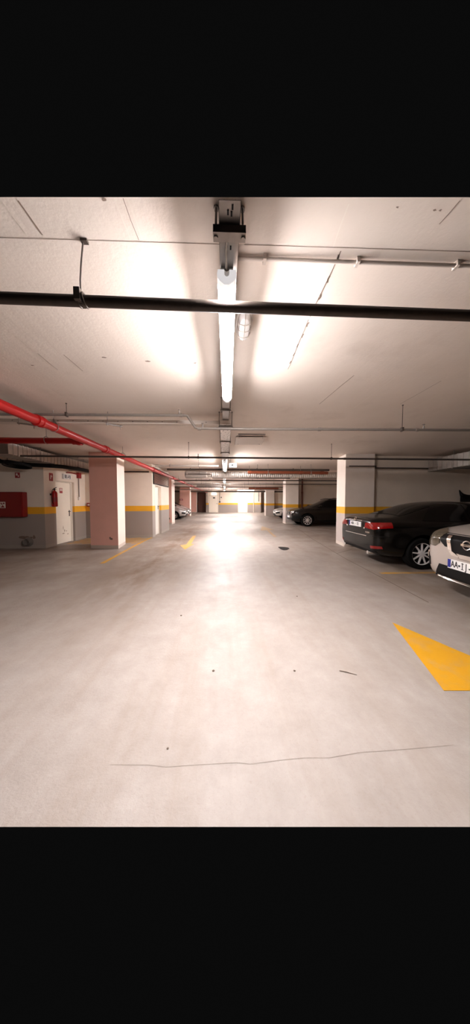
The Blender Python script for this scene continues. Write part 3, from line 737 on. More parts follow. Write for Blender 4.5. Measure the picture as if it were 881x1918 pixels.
def wall_sign(name, label, x0, x1, y0, y1, z0, z1, axis, m, pict):
    """axis 'y': on a wall facing -y ; 'x': on a wall facing +x"""
    o = thing(name, label, 'sign', (x0, y0, z0))
    MB().box((x0, y0, z0), (x1, y1, z1)).build('plate', m, o)
    b = MB()
    for (u0, v0, u1, v1) in pict:
        za, zb_ = z0 + (z1-z0)*v0, z0 + (z1-z0)*v1
        if axis == 'y': b.box((x0+(x1-x0)*u0, y0-.0015, za), (x0+(x1-x0)*u1, y0, zb_))
        else: b.box((x1, y0+(y1-y0)*u0, za), (x1+.0015, y0+(y1-y0)*u1, zb_))
    b.build('pictogram', M['sign_white'], o)
    return o
wall_sign('fire_sign', 'small red square fire sign above the hose cabinet', -6.30, -6.16, 7.372, 7.378, 2.11, 2.27, 'y', M['red_sign'], [(.2, .45, .55, .85), (.6, .2, .8, .5)])
wall_sign('fire_sign', 'red fire sign above the extinguisher', -5.478, -5.472, 7.60, 7.76, 2.05, 2.29, 'x', M['red_sign'], [(.30, .2, .45, .7), (.5, .45, .62, .8), (.62, .55, .8, .62)])
e = thing('exit_sign', 'dim emergency exit light above the cream plant room door', 'exit sign', (-5.44, 8.35, 2.22))
MB().box((-5.478, 8.17, 2.165), (-5.41, 8.55, 2.335)).build('housing', M['white'], e, bevel=.008)
b = MB()
for (u, v, u1, v1) in ((8.22, 2.19, 8.27, 2.31), (8.30, 2.19, 8.33, 2.31), (8.37, 2.2, 8.41, 2.25), (8.40, 2.24, 8.43, 2.31), (8.46, 2.19, 8.50, 2.31)): b.box((-5.41, u, v), (-5.4085, u1, v1))
b.build('pictogram', M['ink'], e)
# extinguisher
x = thing('fire_extinguisher', 'red fire extinguisher hanging on the wall beside the cream door', 'fire extinguisher', (-5.37, 7.66, 1.25))
ex, ey = -5.375, 7.66
MB().lathe((ex, ey, 1.25), (0,0,1), [(.06, 0), (.078, .015), (.08, .04), (.08, .40), (.074, .44), (.05, .475), (.028, .49), (.026, .51)], 24).build('cylinder_body', M['red'], x, True)
b = MB().lathe((ex, ey, 1.755), (0,0,1), [(.026, 0), (.026, .03), (.016, .035), (.016, .06)], 14); b.build('valve', M['black'], x, True)
b = MB().extr([(ex-.012, ey-.02, 1.80), (ex-.012, ey+.10, 1.845), (ex-.012, ey+.10, 1.86), (ex-.012, ey-.02, 1.82)], (.024, 0, 0)); b.extr([(ex-.012, ey-.02, 1.785), (ex-.012, ey+.09, 1.79), (ex-.012, ey+.09, 1.80), (ex-.012, ey-.02, 1.80)], (.024, 0, 0)); b.build('handle', M['black'], x)
MB().tube([(ex, ey-.02, 1.78), (ex+.01, ey-.08, 1.79), (ex+.02, ey-.125, 1.72), (ex+.02, ey-.135, 1.55), (ex+.02, ey-.115, 1.38), (ex+.02, ey-.09, 1.33)], .009, 8).build('hose', M['black'], x, True)
MB().box((-5.478, ey-.05, 1.60), (ex-.07, ey+.05, 1.66)).build('wall_bracket', M['black'], x)
MB().lathe((ex, ey, 1.40), (0,0,1), [(.0808, 0), (.0812, .01), (.0812, .13), (.0808, .14)], 24).build('label_band', M['red_dark'], x, True)
# red detector pipework and conduit to the right of the door
o = thing('alarm_box', 'red junction box above a thin conduit right of the cream door', 'junction box', (-5.45, 9.05, 2.3))
MB().box((-5.49, 8.96, 2.26), (-5.40, 9.12, 2.46)).build('box_body', M['red_sign'], o, bevel=.006)
MB().tube([(-5.44, 8.96, 2.40), (-5.44, 8.6, 2.41), (-5.44, 8.35, 2.39)], .018, 10).build('red_conduit', M['red_sign'], o, True)
MB().tube([(-5.46, 9.05, 2.26), (-5.46, 9.05, 1.9), (-5.46, 9.05, 1.56)], .016, 10).build('conduit_drop', M['pipe_grey'], o, True)
MB().box((-5.49, 9.0, 1.46), (-5.43, 9.10, 1.58)).build('switch', M['white'], o, bevel=.006)
o = thing('call_point', 'small red fire call point on the dim wall beside the pink pillar', 'call point', (-5.3, 9.47, 1.25))
MB().box((-5.42, 9.43, 1.215), (-5.27, 9.498, 1.36)).build('call_body', M['red_sign'], o, bevel=.008)
MB().box((-5.38, 9.427, 1.255), (-5.31, 9.431, 1.32)).build('glass_panel', M['sign_white'], o)
o = thing('alarm_bell', 'small red alarm bell on the dim wall beside the pink pillar', 'alarm', (-5.25, 9.45, 1.93))
MB().lathe((-5.24, 9.498, 1.94), (0,-1,0), [(.075, 0), (.075, .03), (.05, .06), (.02, .07)], 18).build('bell_body', M['red_sign'], o, True)
MB().lathe((-5.24, 9.43, 1.94), (0,-1,0), [(.02, 0), (.018, .012)], 12).build('striker', M['white'], o, True)
o = thing('wall_outlet', 'stained pipe outlet low on the plant room wall', 'pipe outlet', (-5.98, 7.3, .2))
MB().lathe((-5.98, 7.376, .20), (0,-1,0), [(.14, 0), (.14, .02), (.10, .03), (.10, .11), (.085, .11), (.085, .05)], 20).build('outlet_collar', M['pipe_grey'], o, True)
MB().lathe((-5.98, 7.34, .20), (0,-1,0), [(.084, 0), (.084, .01)], 20).build('outlet_bore', M['black'], o)

# ================================================================ CEILING SIGNS, FAR ITEMS
e = thing('exit_sign', 'small white exit sign hanging beside the second strip lamp', 'exit sign', (.19, 7.95, 2.6))
MB().box((.07, 7.96, 2.545), (.31, 8.0, 2.665)).build('plate', M['exit_lit'], e, bevel=.006)
b = MB(); b.box((.13, 7.957, 2.575), (.20, 7.961, 2.64)); b.extr([(.205, 7.957, 2.59), (.25, 7.957, 2.607), (.205, 7.957, 2.625)], (0, .003, 0)); b.box((.155, 7.955, 2.59), (.175, 7.958, 2.63)); b.build('pictogram', M['ink'], e)
b = MB(); b.tube([(.11, 7.98, 2.66), (.11, 7.98, CZ)], .004, 6); b.tube([(.27, 7.98, 2.66), (.27, 7.98, CZ)], .004, 6); b.build('hanger', M['galv_dull'], e)
e = thing('ceiling_panel', 'pale rectangular panel hung under the ceiling right of the tray', 'panel', (.55, 5.5, 2.8))
MB().box((.19, 5.40, 2.835), (.87, 6.1, 2.848)).build('panel_board', M['pipe_cream'], e, bevel=.004)
b = MB()
for (px, py) in ((.27, 5.45), (.80, 5.45), (.27, 6.03), (.80, 6.03)): b.tube([(px, py, 2.83), (px, py, CZ)], .012, 8)
b.box((.24, 5.25, 2.85), (.83, 5.29, CZ)); b.build('hanger', M['pipe_grey'], e)
e = thing('exit_sign', 'lit white exit sign above the cream door in the far end wall', 'exit sign', (-1.73, 31.45, 2.4))
MB().box((-1.97, 31.40, 2.33), (-1.50, 31.498, 2.55)).build('housing', M['exit_lit'], e, bevel=.01)
b = MB(); b.box((-1.90, 31.397, 2.38), (-1.84, 31.4, 2.50)); b.extr([(-1.80, 31.397, 2.42), (-1.70, 31.397, 2.44), (-1.80, 31.397, 2.47)], (0, .003, 0)); b.build('pictogram', M['frame'], e)
e = thing('wall_switch', 'dark switch on a conduit right of the cream door in the end wall', 'switch', (-.98, 31.45, 1.4))
MB().box((-1.07, 31.42, 1.30), (-.90, 31.498, 1.48)).build('switch_body', M['ink'], e)
MB().tube([(-.985, 31.47, 1.48), (-.985, 31.47, CZ)], .03, 8).build('conduit_drop', M['pipe_grey'], e, True)
MB().box((-.86, 31.45, 1.92), (-.72, 31.498, 2.05)).build('detector', M['pipe_dark'], e)
for (xx, z0, lab, mm) in ((3.45, .0, 'tall slim pipe on the end wall right of the white door', 'frame'), (4.12, 1.45, 'dark short pipe high on the right of the end wall', 'pipe_grey'), (-2.62, 1.2, 'thin pipe at the left end of the far wall', 'pipe_grey')):
    pipe_thing('wall_pipe', lab, [(xx, 31.44, z0), (xx, 31.44, 2.0), (xx, 31.44, CZ)], .045, M[mm], couplings=[((xx, 31.44, 2.2), (0, 0, 1))])
o = pipe_thing('wall_conduit', 'dark conduit along the wall above the black saloon', [(3.72, 7.26, 2.49), (4.55, 7.25, 2.49), (4.7, 7.55, 2.48), (9.2, 7.55, 2.47)], .016, M['pipe_dark'])
o = thing('wall_spotlight', 'small lamp on a bracket high on the wall behind the dark suv', 'lamp', (9.0, 15.5, 2.4))
MB().tube([(8.1, 15.6, 2.52), (8.1, 15.35, 2.52)], .02, 8).build('bracket', M['galv_dull'], o)
MB().lathe((8.1, 15.33, 2.55), (0, -.6, -.6), [(.04, 0), (.10, .12), (.10, .15)], 16).build('lamp_head', M['galv_dull'], o, True)
o = thing('pipe_bracket', 'black hooked bracket on the wall above the black saloon roof', 'bracket', (7.6, 7.5, 1.6))
b = MB().tube([(7.47, 7.52, 1.78), (7.49, 7.50, 1.70), (7.52, 7.48, 1.62), (7.62, 7.46, 1.57), (7.85, 7.45, 1.55), (8.1, 7.5, 1.55)], [.012, .03, .06, .07, .065, .06], 12); b.build('arm', M['black'], o, True)
MB().box((7.6, 7.5, 1.40), (8.2, 7.62, 1.62)).build('wall_plate', M['black'], o, bevel=.01)

# ================================================================ CARS
def subdivide(me, lvl):
    o = bpy.data.objects.new('tmp', me); COL.objects.link(o)
    s = o.modifiers.new('s', 'SUBSURF'); s.levels = lvl; s.render_levels = lvl
    dg = bpy.context.evaluated_depsgraph_get(); dg.update()
    m2 = bpy.data.meshes.new_from_object(o.evaluated_get(dg))
    bpy.data.objects.remove(o)
    return m2

def car_shell(st):
    """st rows: x, half width, underside z, shoulder z, glasshouse base half width, roof half width, top z, edge drop"""
    b = MB(); rings = []
    for (x, w, zb, zs, wg, wr, zt, e) in st:
        zm = zb + min(.22, (zs-zb)*.4)
        h = [(0, zb), (.7*w, zb), (.95*w, zb+.04), (w, zm), (w*1.0, (zm+zs)/2+.02), (.975*w, zs-.03), (wg, zs+.015), (wr, zt-e), (.62*wr, zt-.2*e), (0, zt)]
        ring = h + [(-y, z) for y, z in h[-2:0:-1]]
        rings.append([b.bm.verts.new((x, y, z)) for y, z in ring])
    for a, c in zip(rings, rings[1:]):
        n = len(a)
        for i in range(n): b.face([a[i], a[(i+1)%n], c[(i+1)%n], c[i]])
    # end caps as strips of quads between the two halves
    for R, flip in ((rings[0], 0), (rings[-1], 1)):
        n = len(R); hcount = 10
        for i in range(hcount-1):
            l0, l1 = R[i], R[i+1]; r0, r1 = R[(-i) % n], R[(-(i+1)) % n]
            q = [v for v in (l0, l1, r1, r0)]
            u = []
            for v in q:
                if v not in u: u.append(v)
            b.face(u)
    bmesh.ops.recalc_face_normals(b.bm, faces=b.bm.faces[:])
    me = bpy.data.meshes.new('shell'); b.bm.to_mesh(me); b.bm.free()
    return subdivide(me, 3)

def panel(shell, poly, axis, side=0, off=.006, xr=None, nmin=.12):
    """piece of the shell inside a convex outline drawn on the side (x,z), end (y,z) or plan (x,y), lifted off"""
    ia, ib, ic = {'y': (0, 2, 1), 'x': (1, 2, 0), 'z': (0, 1, 2)}[axis]
    area = sum(p[0]*q[1]-q[0]*p[1] for p, q in zip(poly, poly[1:]+poly[:1]))
    if area < 0: poly = poly[::-1]
    lo = [min(p[k] for p in poly)-.08 for k in (0, 1)]; hi = [max(p[k] for p in poly)+.08 for k in (0, 1)]
    bm = bmesh.new(); vm = {}
    vs = shell.vertices
    for f in shell.polygons:
        c = f.center
        if not (lo[0] < c[ia] < hi[0] and lo[1] < c[ib] < hi[1]): continue
        if side and f.normal[ic]*side < nmin: continue
        if side and axis == 'y' and c[1]*side < 0: continue
        if xr and not (xr[0] <= c[0] <= xr[1]): continue
        q = []
        for i in f.vertices:
            if i not in vm:
                vm[i] = bm.verts.new(vs[i].co)
            q.append(vm[i])
        bm.faces.new(q)
    bm.normal_update()
    n = len(poly)
    for i in range(n):
        p, q = poly[i], poly[(i+1) % n]
        nx, ny = q[1]-p[1], -(q[0]-p[0])
        no = [0, 0, 0]; no[ia] = nx; no[ib] = ny; co = [0, 0, 0]; co[ia] = p[0]; co[ib] = p[1]
        g = bm.verts[:] + bm.edges[:] + bm.faces[:]
        if not bm.faces: break
        bmesh.ops.bisect_plane(bm, geom=g, plane_co=co, plane_no=no, clear_outer=True, dist=1e-6)
    bm.normal_update()
    b = MB(); b.bm.free(); b.bm = bm
    if bm.faces:
        nv = {v: v.normal.copy() for v in bm.verts}
        for v, nn in nv.items(): v.co -= nn*.006
        r = bmesh.ops.extrude_face_region(bm, geom=bm.faces[:])
        for v in r['geom']:
            if isinstance(v, bmesh.types.BMVert): pass
        new = [v for v in r['geom'] if isinstance(v, bmesh.types.BMVert)]
        # new verts coincide with the old; find their normals by position
        key = {tuple(round(x, 5) for x in v.co): nn for v, nn in nv.items()}
        for v in new:
            nn = key.get(tuple(round(x, 5) for x in v.co))
            if nn is not None: v.co += nn*(off+.006)
    return b

def wheel(root, x, y, r, w, side, rim_r, spokes, rim_m, split=False):
    W = MB()
    prof = [(rim_r, 0), (r*.94, 0), (r*.99, .02), (r, .05), (r, w-.05), (r*.99, w-.02), (r*.94, w), (rim_r, w), (rim_r, w-.02), (rim_r*.96, .02)]
    W.lathe((x, y + side*w/2, r), (0, -side, 0), prof, 40, False)
    wo = W.build('wheel', M['rubber'], root, True)
    b = MB(); ax = Vector((0, side, 0)); yo = y + side*(w/2 - .012)
    b.lathe((x, yo, r), (0, -side, 0), [(rim_r*.93, 0.004), (rim_r*1.0, 0), (rim_r*1.0, .012), (rim_r*.93, .02)], 40, False)
    b.lathe((x, yo, r), (0, -side, 0), [(.001, -.004), (.05, 0), (.06, .02), (.06, .06)], 20)
    for k in range(spokes):
        a0 = 2*PI*k/spokes + .2
        for da in ((-.10, .10) if split else (0,)):
            a = a0 + da; d = Vector((math.cos(a), 0, math.sin(a))); t = Vector((-math.sin(a), 0, math.cos(a)))
            c = Vector((x, yo, r)); h0, h1 = (.016, .011) if not split else (.011, .012)
            p = [c + d*.04 - t*h0, c + d*rim_r*.96 - t*h1, c + d*rim_r*.96 + t*h1, c + d*.04 + t*h0]
            b.extr([v - ax*.002 for v in p], -ax*.025)
    b.build('rim', rim_m, wo, True)
    MB().lathe((x, y + side*(w/2-.07), r), (0, -side, 0), [(.001, 0), (rim_r*.97, 0), (rim_r*.97, .01)], 32).build('brake_disc', M['black'], wo)
    return wo

def make_car(name, label, loc, rot, st, paint, wheels, spokes, parts, group=None, split=False, rim=.215, tyre=.325, rim_m=None):
    root = bpy.data.objects.new(name, None); COL.objects.link(root); root.location = loc; root.rotation_euler = (0, 0, rot)
    ORG[root.name] = Vector((0, 0, 0)); tag(root, label, 'car', group)
    shell = car_shell(st)
    # wheel arches
    o = bpy.data.objects.new('tmp', shell.copy()); COL.objects.link(o)
    o.data.materials.clear(); o.data.materials.append(paint); o.data.materials.append(M['black'])
    cut = MB(); cut.mi = 1
    hw = max(r[1] for r in st)
    for wx in wheels:
        for s in (-1, 1): cut.lathe((wx, s*(hw+.2), tyre+.02), (0, -s, 0), [(tyre+.055, 0), (tyre+.055, .48)], 40)
    co = cut.build('cutter', [paint, M['black']])
    md = o.modifiers.new('b', 'BOOLEAN'); md.object = co; md.operation = 'DIFFERENCE'; md.solver = 'EXACT'
    dg = bpy.context.evaluated_depsgraph_get(); dg.update()
    me = bpy.data.meshes.new_from_object(o.evaluated_get(dg))
    bpy.data.objects.remove(o); bpy.data.objects.remove(co)
    for p in me.polygons: p.use_smooth = True
    try: me.set_sharp_from_angle(angle=math.radians(40))
    except Exception: pass
    body = bpy.data.objects.new('body', me); COL.objects.link(body); body.parent = root; ORG[body.name] = Vector((0, 0, 0))
    for wx in wheels:
        for s in (-1, 1): wheel(root, wx, s*(hw-.125), tyre, .21, s, rim, spokes, rim_m or M['alloy'], split)
    made = {'shell': shell}
    for row in parts:
        nm, m, axis, side, poly = row[:5]; kw = row[5] if len(row) > 5 else {}
        kw = dict(kw); par = kw.pop('parent', None); lab = kw.pop('label', None)
        b = panel(shell, list(poly), axis, side, **kw)
        if not b.bm.faces: b.bm.free(); continue
        p = made.get(par, root) if par else root
        ob = b.build(nm, m, p, True); made[nm] = ob
        if lab: ob['label'] = lab
    return root, made

def endx(made, y, z, sgn):
    best = None
    vs = made['shell'].vertices
    for v in vs:
        d = (v.co.y-y)**2 + (v.co.z-z)**2
        if d < .0049 and (best is None or v.co.x*sgn > best*sgn): best = v.co.x
    return best if best is not None else 0.
def mirror(p): return [(-y, z) for y, z in p]
def both(nm, m, axis, poly, **kw):
    """the same outline on both flanks (axis y) or mirrored left and right on an end (axis x / z)"""
    if axis == 'y': return [(nm, m, 'y', 1, poly, kw), (nm, m, 'y', -1, poly, kw)]
    sd = kw.pop('side', 1)
    if axis == 'x': return [(nm, m, 'x', sd, poly, kw), (nm, m, 'x', sd, mirror(poly), kw)]

def plate(root, x, z, face, m_txt, y=0, tsx=.72, w=.52, h=.115, s=1, tilt=0.):
    """number plate on the end of a car; face = +1 front end, -1 rear end (local x)"""
    f = face
    pl = MB().box((min(x, x+f*.012), y-w/2, z-h/2), (max(x, x+f*.012), y+w/2, z+h/2)).build('number_plate', M['plate_white'], root)
    right = Vector((0, f, 0)); X = x + f*.0125
    p0 = Vector((X, y, z))
    a = p0 - right*(w/2)
    b = MB(); q = [a + Vector((0,0,-h/2+.012)), a + right*.045 + Vector((0,0,-h/2+.012)), a + right*.045 + Vector((0,0,h/2)), a + Vector((0,0,h/2))]
    b.extr(q, (f*.0015, 0, 0)); b.build('blue_band', M['plate_blue'], pl)
    for (t, off, size) in m_txt:
        if t == '.dot':
            b = MB().lathe(p0 + right*off, (f, 0, 0), [(.014, 0), (.014, .002)], 12); b.build('seal', M['ink'], pl)
        elif t == 'I' and tsx < .65:
            text(t, size, frame(p0 + right*off + Vector((0,0,.002)), right, (0,0,1)), M['ink'], pl, 'lettering', sx=tsx)
            b = MB()
            for dz in (-.040, .037):
                q = p0 + right*off + Vector((f*.0006, 0, dz+.002)); b.box((q.x-.001, q.y-.017, q.z-.004), (q.x+.001, q.y+.017, q.z+.004))
            b.build('letter_serif', M['ink'], pl)
        else: text(t, size, frame(p0 + right*off + Vector((0,0,.002)), right, (0,0,1)), M['ink'], pl, 'lettering', sx=tsx)
    return pl

# --- black saloon, tail to the lane -----------------------------------
SEDAN = [
 (.00, .62, .42, .84, .55, .48, .955, .03), (.025, .72, .34, .90, .62, .55, 1.015, .025), (.10, .81, .27, .95, .69, .61, 1.055, .02), (.32, .865, .23, .975, .75, .66, 1.075, .025),
 (.62, .887, .21, .975, .765, .64, 1.10, .035), (.95, .895, .2, .965, .77, .60, 1.215, .055), (1.35, .9, .19, .96, .78, .58, 1.36, .065), (1.8, .9, .19, .945, .78, .57, 1.425, .065),
 (2.35, .9, .19, .93, .78, .57, 1.42, .065), (2.8, .9, .19, .92, .78, .575, 1.325, .065), (3.2, .9, .19, .91, .77, .61, 1.12, .05), (3.55, .895, .2, .88, .77, .65, .97, .035),
 (4.05, .875, .21, .81, .73, .64, .89, .03), (4.38, .81, .24, .73, .67, .58, .80, .03), (4.53, .70, .30, .65, .57, .5, .71, .03), (4.58, .58, .38, .60, .48, .4, .64, .02)]
sp = []
sp += [('rear_window', M['glass'], 'z', 1, [(.66, -.56), (1.38, -.50), (1.38, .50), (.66, .56)])]
sp += [('windshield', M['glass'], 'z', 1, [(2.72, -.50), (3.42, -.60), (3.42, .60), (2.72, .50)])]
sp += both('side_window', M['glass'], 'y', [(1.02, 1.0), (1.30, 1.24), (1.75, 1.335), (1.98, 1.345), (1.98, .985)], nmin=.1)
sp += both('side_window', M['glass'], 'y', [(2.06, .985), (2.06, 1.345), (2.4, 1.34), (2.75, 1.22), (3.14, .985)], nmin=.1)
sp += both('tail_lamp', M['taillamp'], 'x', [(.39, .83), (.42, .94), (.66, .955), (.87, .968), (.87, .865), (.70, .81)], side=-1, xr=(0, .33), nmin=.02, off=.010)
sp += both('tail_lamp_clear', M['taillamp_white'], 'x', [(.36, .80), (.385, .925), (.43, .93), (.40, .835), (.52, .825), (.52, .80)], side=-1, xr=(0, .4), off=.014)
sp += [('plate_recess', M['paint_black'], 'x', -1, [(-.33, .80), (.33, .80), (.33, .965), (-.33, .965)], dict(xr=(0, .4), off=.004))]
sp += [('trunk_chrome', M['chrome'], 'x', -1, [(-.28, .965), (.28, .965), (.28, .977), (-.28, .977)], dict(xr=(0, .4), off=.010, label='thin chrome strip'))]
sp += [('bumper_seam', M['black'], 'x', -1, [(-.85, .665), (.85, .665), (.85, .677), (-.85, .677)], dict(xr=(0, .5), off=.003))]
sp += [('bumper_trim', M['chrome'], 'x', -1, [(-.46, .648), (.46, .648), (.46, .660), (-.46, .660)], dict(xr=(0, .5), off=.006))]
sp += both('reflector', M['taillamp'], 'x', [(.60, .40), (.80, .42), (.80, .475), (.60, .46)], side=-1, xr=(0, .4), nmin=.02, off=.008)
sp += [('lower_bumper', M['black'], 'x', -1, [(-.7, .24), (.7, .24), (.7, .36), (-.7, .36)], dict(xr=(0, .4), off=.005))]
for xx in (2.02, 3.16): sp += both('door_seam', M['black'], 'y', [(xx-.004, .30), (xx+.004, .30), (xx+.004, .94), (xx-.004, .94)], off=.002)
sp += both('door_handle', M['paint_black'], 'y', [(1.22, .82), (1.42, .82), (1.42, .85), (1.22, .85)], off=.03)
sp += both('sill_trim', M['black'], 'y', [(1.35, .20), (3.25, .20), (3.25, .27), (1.35, .27)], off=.008)
sp += both('headlamp', M['headlamp'], 'x', [(.40, .62), (.45, .74), (.82, .80), (.84, .68)], side=1, xr=(3.9, 4.6), nmin=.02)
car, pt = make_car('saloon_car', 'black saloon parked nose-in beside the nearest white pillar, tail to the lane', (3.07, 5.65, 0), 0, SEDAN, M['paint_black'], (.95, 3.68), 9, sp, tyre=.325, rim=.228)
plate(car, endx(pt, 0, .885, -1)-.004, .885, -1, [('MSA', -.095, .085), ('-', .03, .085), ('121', .135, .085)])
ex0 = endx(pt, 0, 1.005, -1)
b = MB().torus((ex0-.006, 0, 1.0), (-1, 0, .4), .040, .006, 28, 8); b.extr([(ex0-.004, .018, 1.02), (ex0-.004, .006, 1.02), (ex0-.010, .008, .99), (ex0-.010, -.02, .99), (ex0-.014, -.02, .98), (ex0-.014, .02, .98)], (-.006, 0, .002))
b.build('emblem', M['chrome'], car, True)
text('IS220d', .045, frame((endx(pt, -.50, .735, -1)-.004, -.50, .735), (.16, -1, 0), (0, 0, 1)), M['chrome'], car, 'badge_lettering', .004)
for s in (-1, 1):
    MB().lathe((-.0, s*.52, .30), (1, 0, 0), [(.038, 0), (.042, .01), (.042, .2), (.03, .2)], 16).build('exhaust_tip', M['chrome'], car, True)
    b = MB(); loft(b, [[(3.02+.09*math.cos(a), s*(.86), 1.03+.055*math.sin(a)) for a in [2*PI*i/14 for i in range(14)]], [(3.02+.10*math.cos(a), s*.97, 1.04+.075*math.sin(a)) for a in [2*PI*i/14 for i in range(14)]], [(3.04+.07*math.cos(a), s*1.03, 1.04+.05*math.sin(a)) for a in [2*PI*i/14 for i in range(14)]]])
    b.build('mirror', M['paint_black'], car, True)

# --- silver-beige SUV, nose to the lane --------------------------------
def suv_table(L, W, H, hood, nose, cowl):
    k = W
    return [
 (.00, .72*k, .50, .98, .66*k, .55*k, 1.06, .03), (.03, .84*k, .38, 1.02, .74*k, .60*k, 1.20, .04), (.12, .93*k, .30, 1.04, .80*k, .62*k, 1.38*H/1.7, .06), (.40, .97*k, .26, 1.06, .83*k, .64*k, 1.60*H/1.7, .07),
 (.9, k, .24, 1.06, .85*k, .66*k, 1.67*H/1.7, .07), (1.5, k, .23, 1.05, .86*k, .67*k, H, .07), (2.1, k, .23, 1.04, .86*k, .67*k, H*.995, .07), (L-2.15, k, .23, 1.03, .86*k, .66*k, H*.955, .07),
 (L-1.75, k, .23, 1.02, .86*k, .68*k, H*.82, .06), (cowl, k, .23, 1.01, .87*k, .74*k, hood+.05, .04), (L-.85, .985*k, .24, hood-.06, .88*k, .76*k, hood, .035), (L-.48, .945*k, .25, hood-.12, .84*k, .72*k, hood-.04, .03),
 (L-.22, .87*k, .26, nose, .78*k, .66*k, nose+.045, .03), (L-.07, .75*k, .29, nose-.05, .66*k, .56*k, nose+.0, .03), (L, .60*k, .36, nose-.12, .56*k, .46*k, nose-.07, .02)]
L = 4.62
X = suv_table(L, .91, 1.70, 1.10, .95, 3.42)
xp = []
F = dict(side=1, xr=(L-1.0, L+.1), nmin=.02)
xp += both('headlamp', M['headlamp'], 'x', [(.425, .80), (.41, .95), (.58, .985), (.90, 1.0), (.90, .84), (.70, .75), (.50, .745)], off=.012, **F)
xp += [('grille', M['black'], 'x', 1, [(-.33, .765), (.33, .765), (.41, .83), (.41, .935), (-.41, .935), (-.41, .83)], dict(xr=(L-.6, L+.1), off=.006))]
xp += [('grille_lower', M['black'], 'x', 1, [(-.19, .70), (.19, .70), (.27, .78), (-.27, .78)], dict(xr=(L-.6, L+.1), off=.005))]
xp += both('grille_chrome', M['chrome'], 'x', [(.245, .915), (.305, .915), (.265, .74), (.205, .72)], off=.022, **F)
xp += both('grille_chrome', M['chrome'], 'x', [(.275, .76), (.215, .665), (.10, .645), (.10, .70), (.20, .72)], off=.022, **F)
xp += [('grille_chrome', M['chrome'], 'x', 1, [(-.11, .643), (.11, .643), (.11, .70), (-.11, .70)], dict(xr=(L-.6, L+.1), off=.022))]
xp += [('lower_intake', M['black'], 'x', 1, [(-.50, .33), (.50, .33), (.42, .50), (-.42, .50)], dict(xr=(L-.8, L+.1), off=.006))]
xp += [('bumper_chrome', M['chrome'], 'x', 1, [(-.72, .275), (.72, .275), (.72, .305), (-.72, .305)], dict(xr=(L-.9, L+.1), off=.02, label='chrome strip along the bottom of the bumper'))]
xp += [('lower_skirt', M['black'], 'x', 1, [(-.9, .15), (.9, .15), (.9, .272), (-.9, .272)], dict(xr=(L-.9, L+.1), off=.004, nmin=-.5))]
xp += both('fog_lamp', M['black'], 'x', [(.60, .44), (.61, .56), (.72, .62), (.75, .50), (.70, .42)], off=.008, **F)
xp += both('fog_chrome', M['chrome'], 'x', [(.68, .55), (.72, .64), (.76, .63), (.72, .54)], off=.02, **F)
xp += [('hood_seam', M['black'], 'x', 1, [(-.66, .945), (.66, .945), (.66, .952), (-.66, .952)], dict(xr=(L-.5, L+.1), off=.003, nmin=-.2))]
xp += [('windshield', M['glass'], 'z', 1, [(L-2.12, -.56), (3.36, -.64), (3.36, .64), (L-2.12, .56)])]
xp += [('rear_window', M['glass'], 'x', -1, [(-.56, 1.12), (.56, 1.12), (.50, 1.5), (-.50, 1.5)], dict(xr=(0, .6)))]
for poly in ([(.62, 1.12), (.72, 1.50), (1.30, 1.55), (1.42, 1.10)], [(1.48, 1.10), (1.38, 1.55), (2.0, 1.57), (2.2, 1.56), (2.25, 1.09)], [(2.32, 1.09), (2.29, 1.56), (2.52, 1.52), (3.1, 1.09)]):
    xp += both('side_window', M['glass'], 'y', poly, nmin=.08)
for xx in (1.45, 2.29, 3.18): xp += both('door_seam', M['black'], 'y', [(xx-.004, .34), (xx+.004, .34), (xx+.004, 1.04), (xx-.004, 1.04)], off=.002)
xp += both('sill_trim', M['black'], 'y', [(1.2, .22), (3.4, .22), (3.4, .34), (1.2, .34)], off=.01)
xp += both('tail_lamp', M['taillamp'], 'x', [(.50, .95), (.52, 1.08), (.88, 1.12), (.88, .98)], side=-1, xr=(0, .5), nmin=.02)
suv, pt = make_car('suv_car', 'silver beige suv with white number plate at the right edge, nose to the lane', (3.10+L, 2.975, 0), PI, X, M['paint_beige'], (.93, 3.66), 10, xp, tyre=.35, rim=.23)
def emblem_ring(root, x, y, z):
    b = MB().torus((x+.012, y, z), (1, 0, 0), .055, .009, 32, 8)
    b.box((x+.004, y-.075, z-.014), (x+.022, y+.075, z+.014)); o = b.build('emblem', M['chrome'], root, True)
    text('NISSAN', .022, frame((x+.0225, y, z), (0, 1, 0), (0, 0, 1)), M['ink'], o, 'lettering', .001)
emblem_ring(suv, endx(pt, 0, .835, 1)+.004, 0, .835)
plate(suv, endx(pt, 0, .545, 1)+.004, .545, 1, [('A', -.185, .118), ('A', -.135, .118), ('.dot', -.092, 0), ('I', -.05, .118), ('J', .0, .118), ('-', .045, .118)], w=.52, h=.125, tsx=.62)
for s in (-1, 1):
    b = MB(); loft(b, [[(3.02+.10*math.cos(a), s*.88, 1.12+.06*math.sin(a)) for a in [2*PI*i/14 for i in range(14)]], [(3.02+.12*math.cos(a), s*1.0, 1.15+.09*math.sin(a)) for a in [2*PI*i/14 for i in range(14)]], [(3.04+.08*math.cos(a), s*1.08, 1.15+.06*math.sin(a)) for a in [2*PI*i/14 for i in range(14)]]])
    b.build('mirror', M['paint_beige'], suv, True)

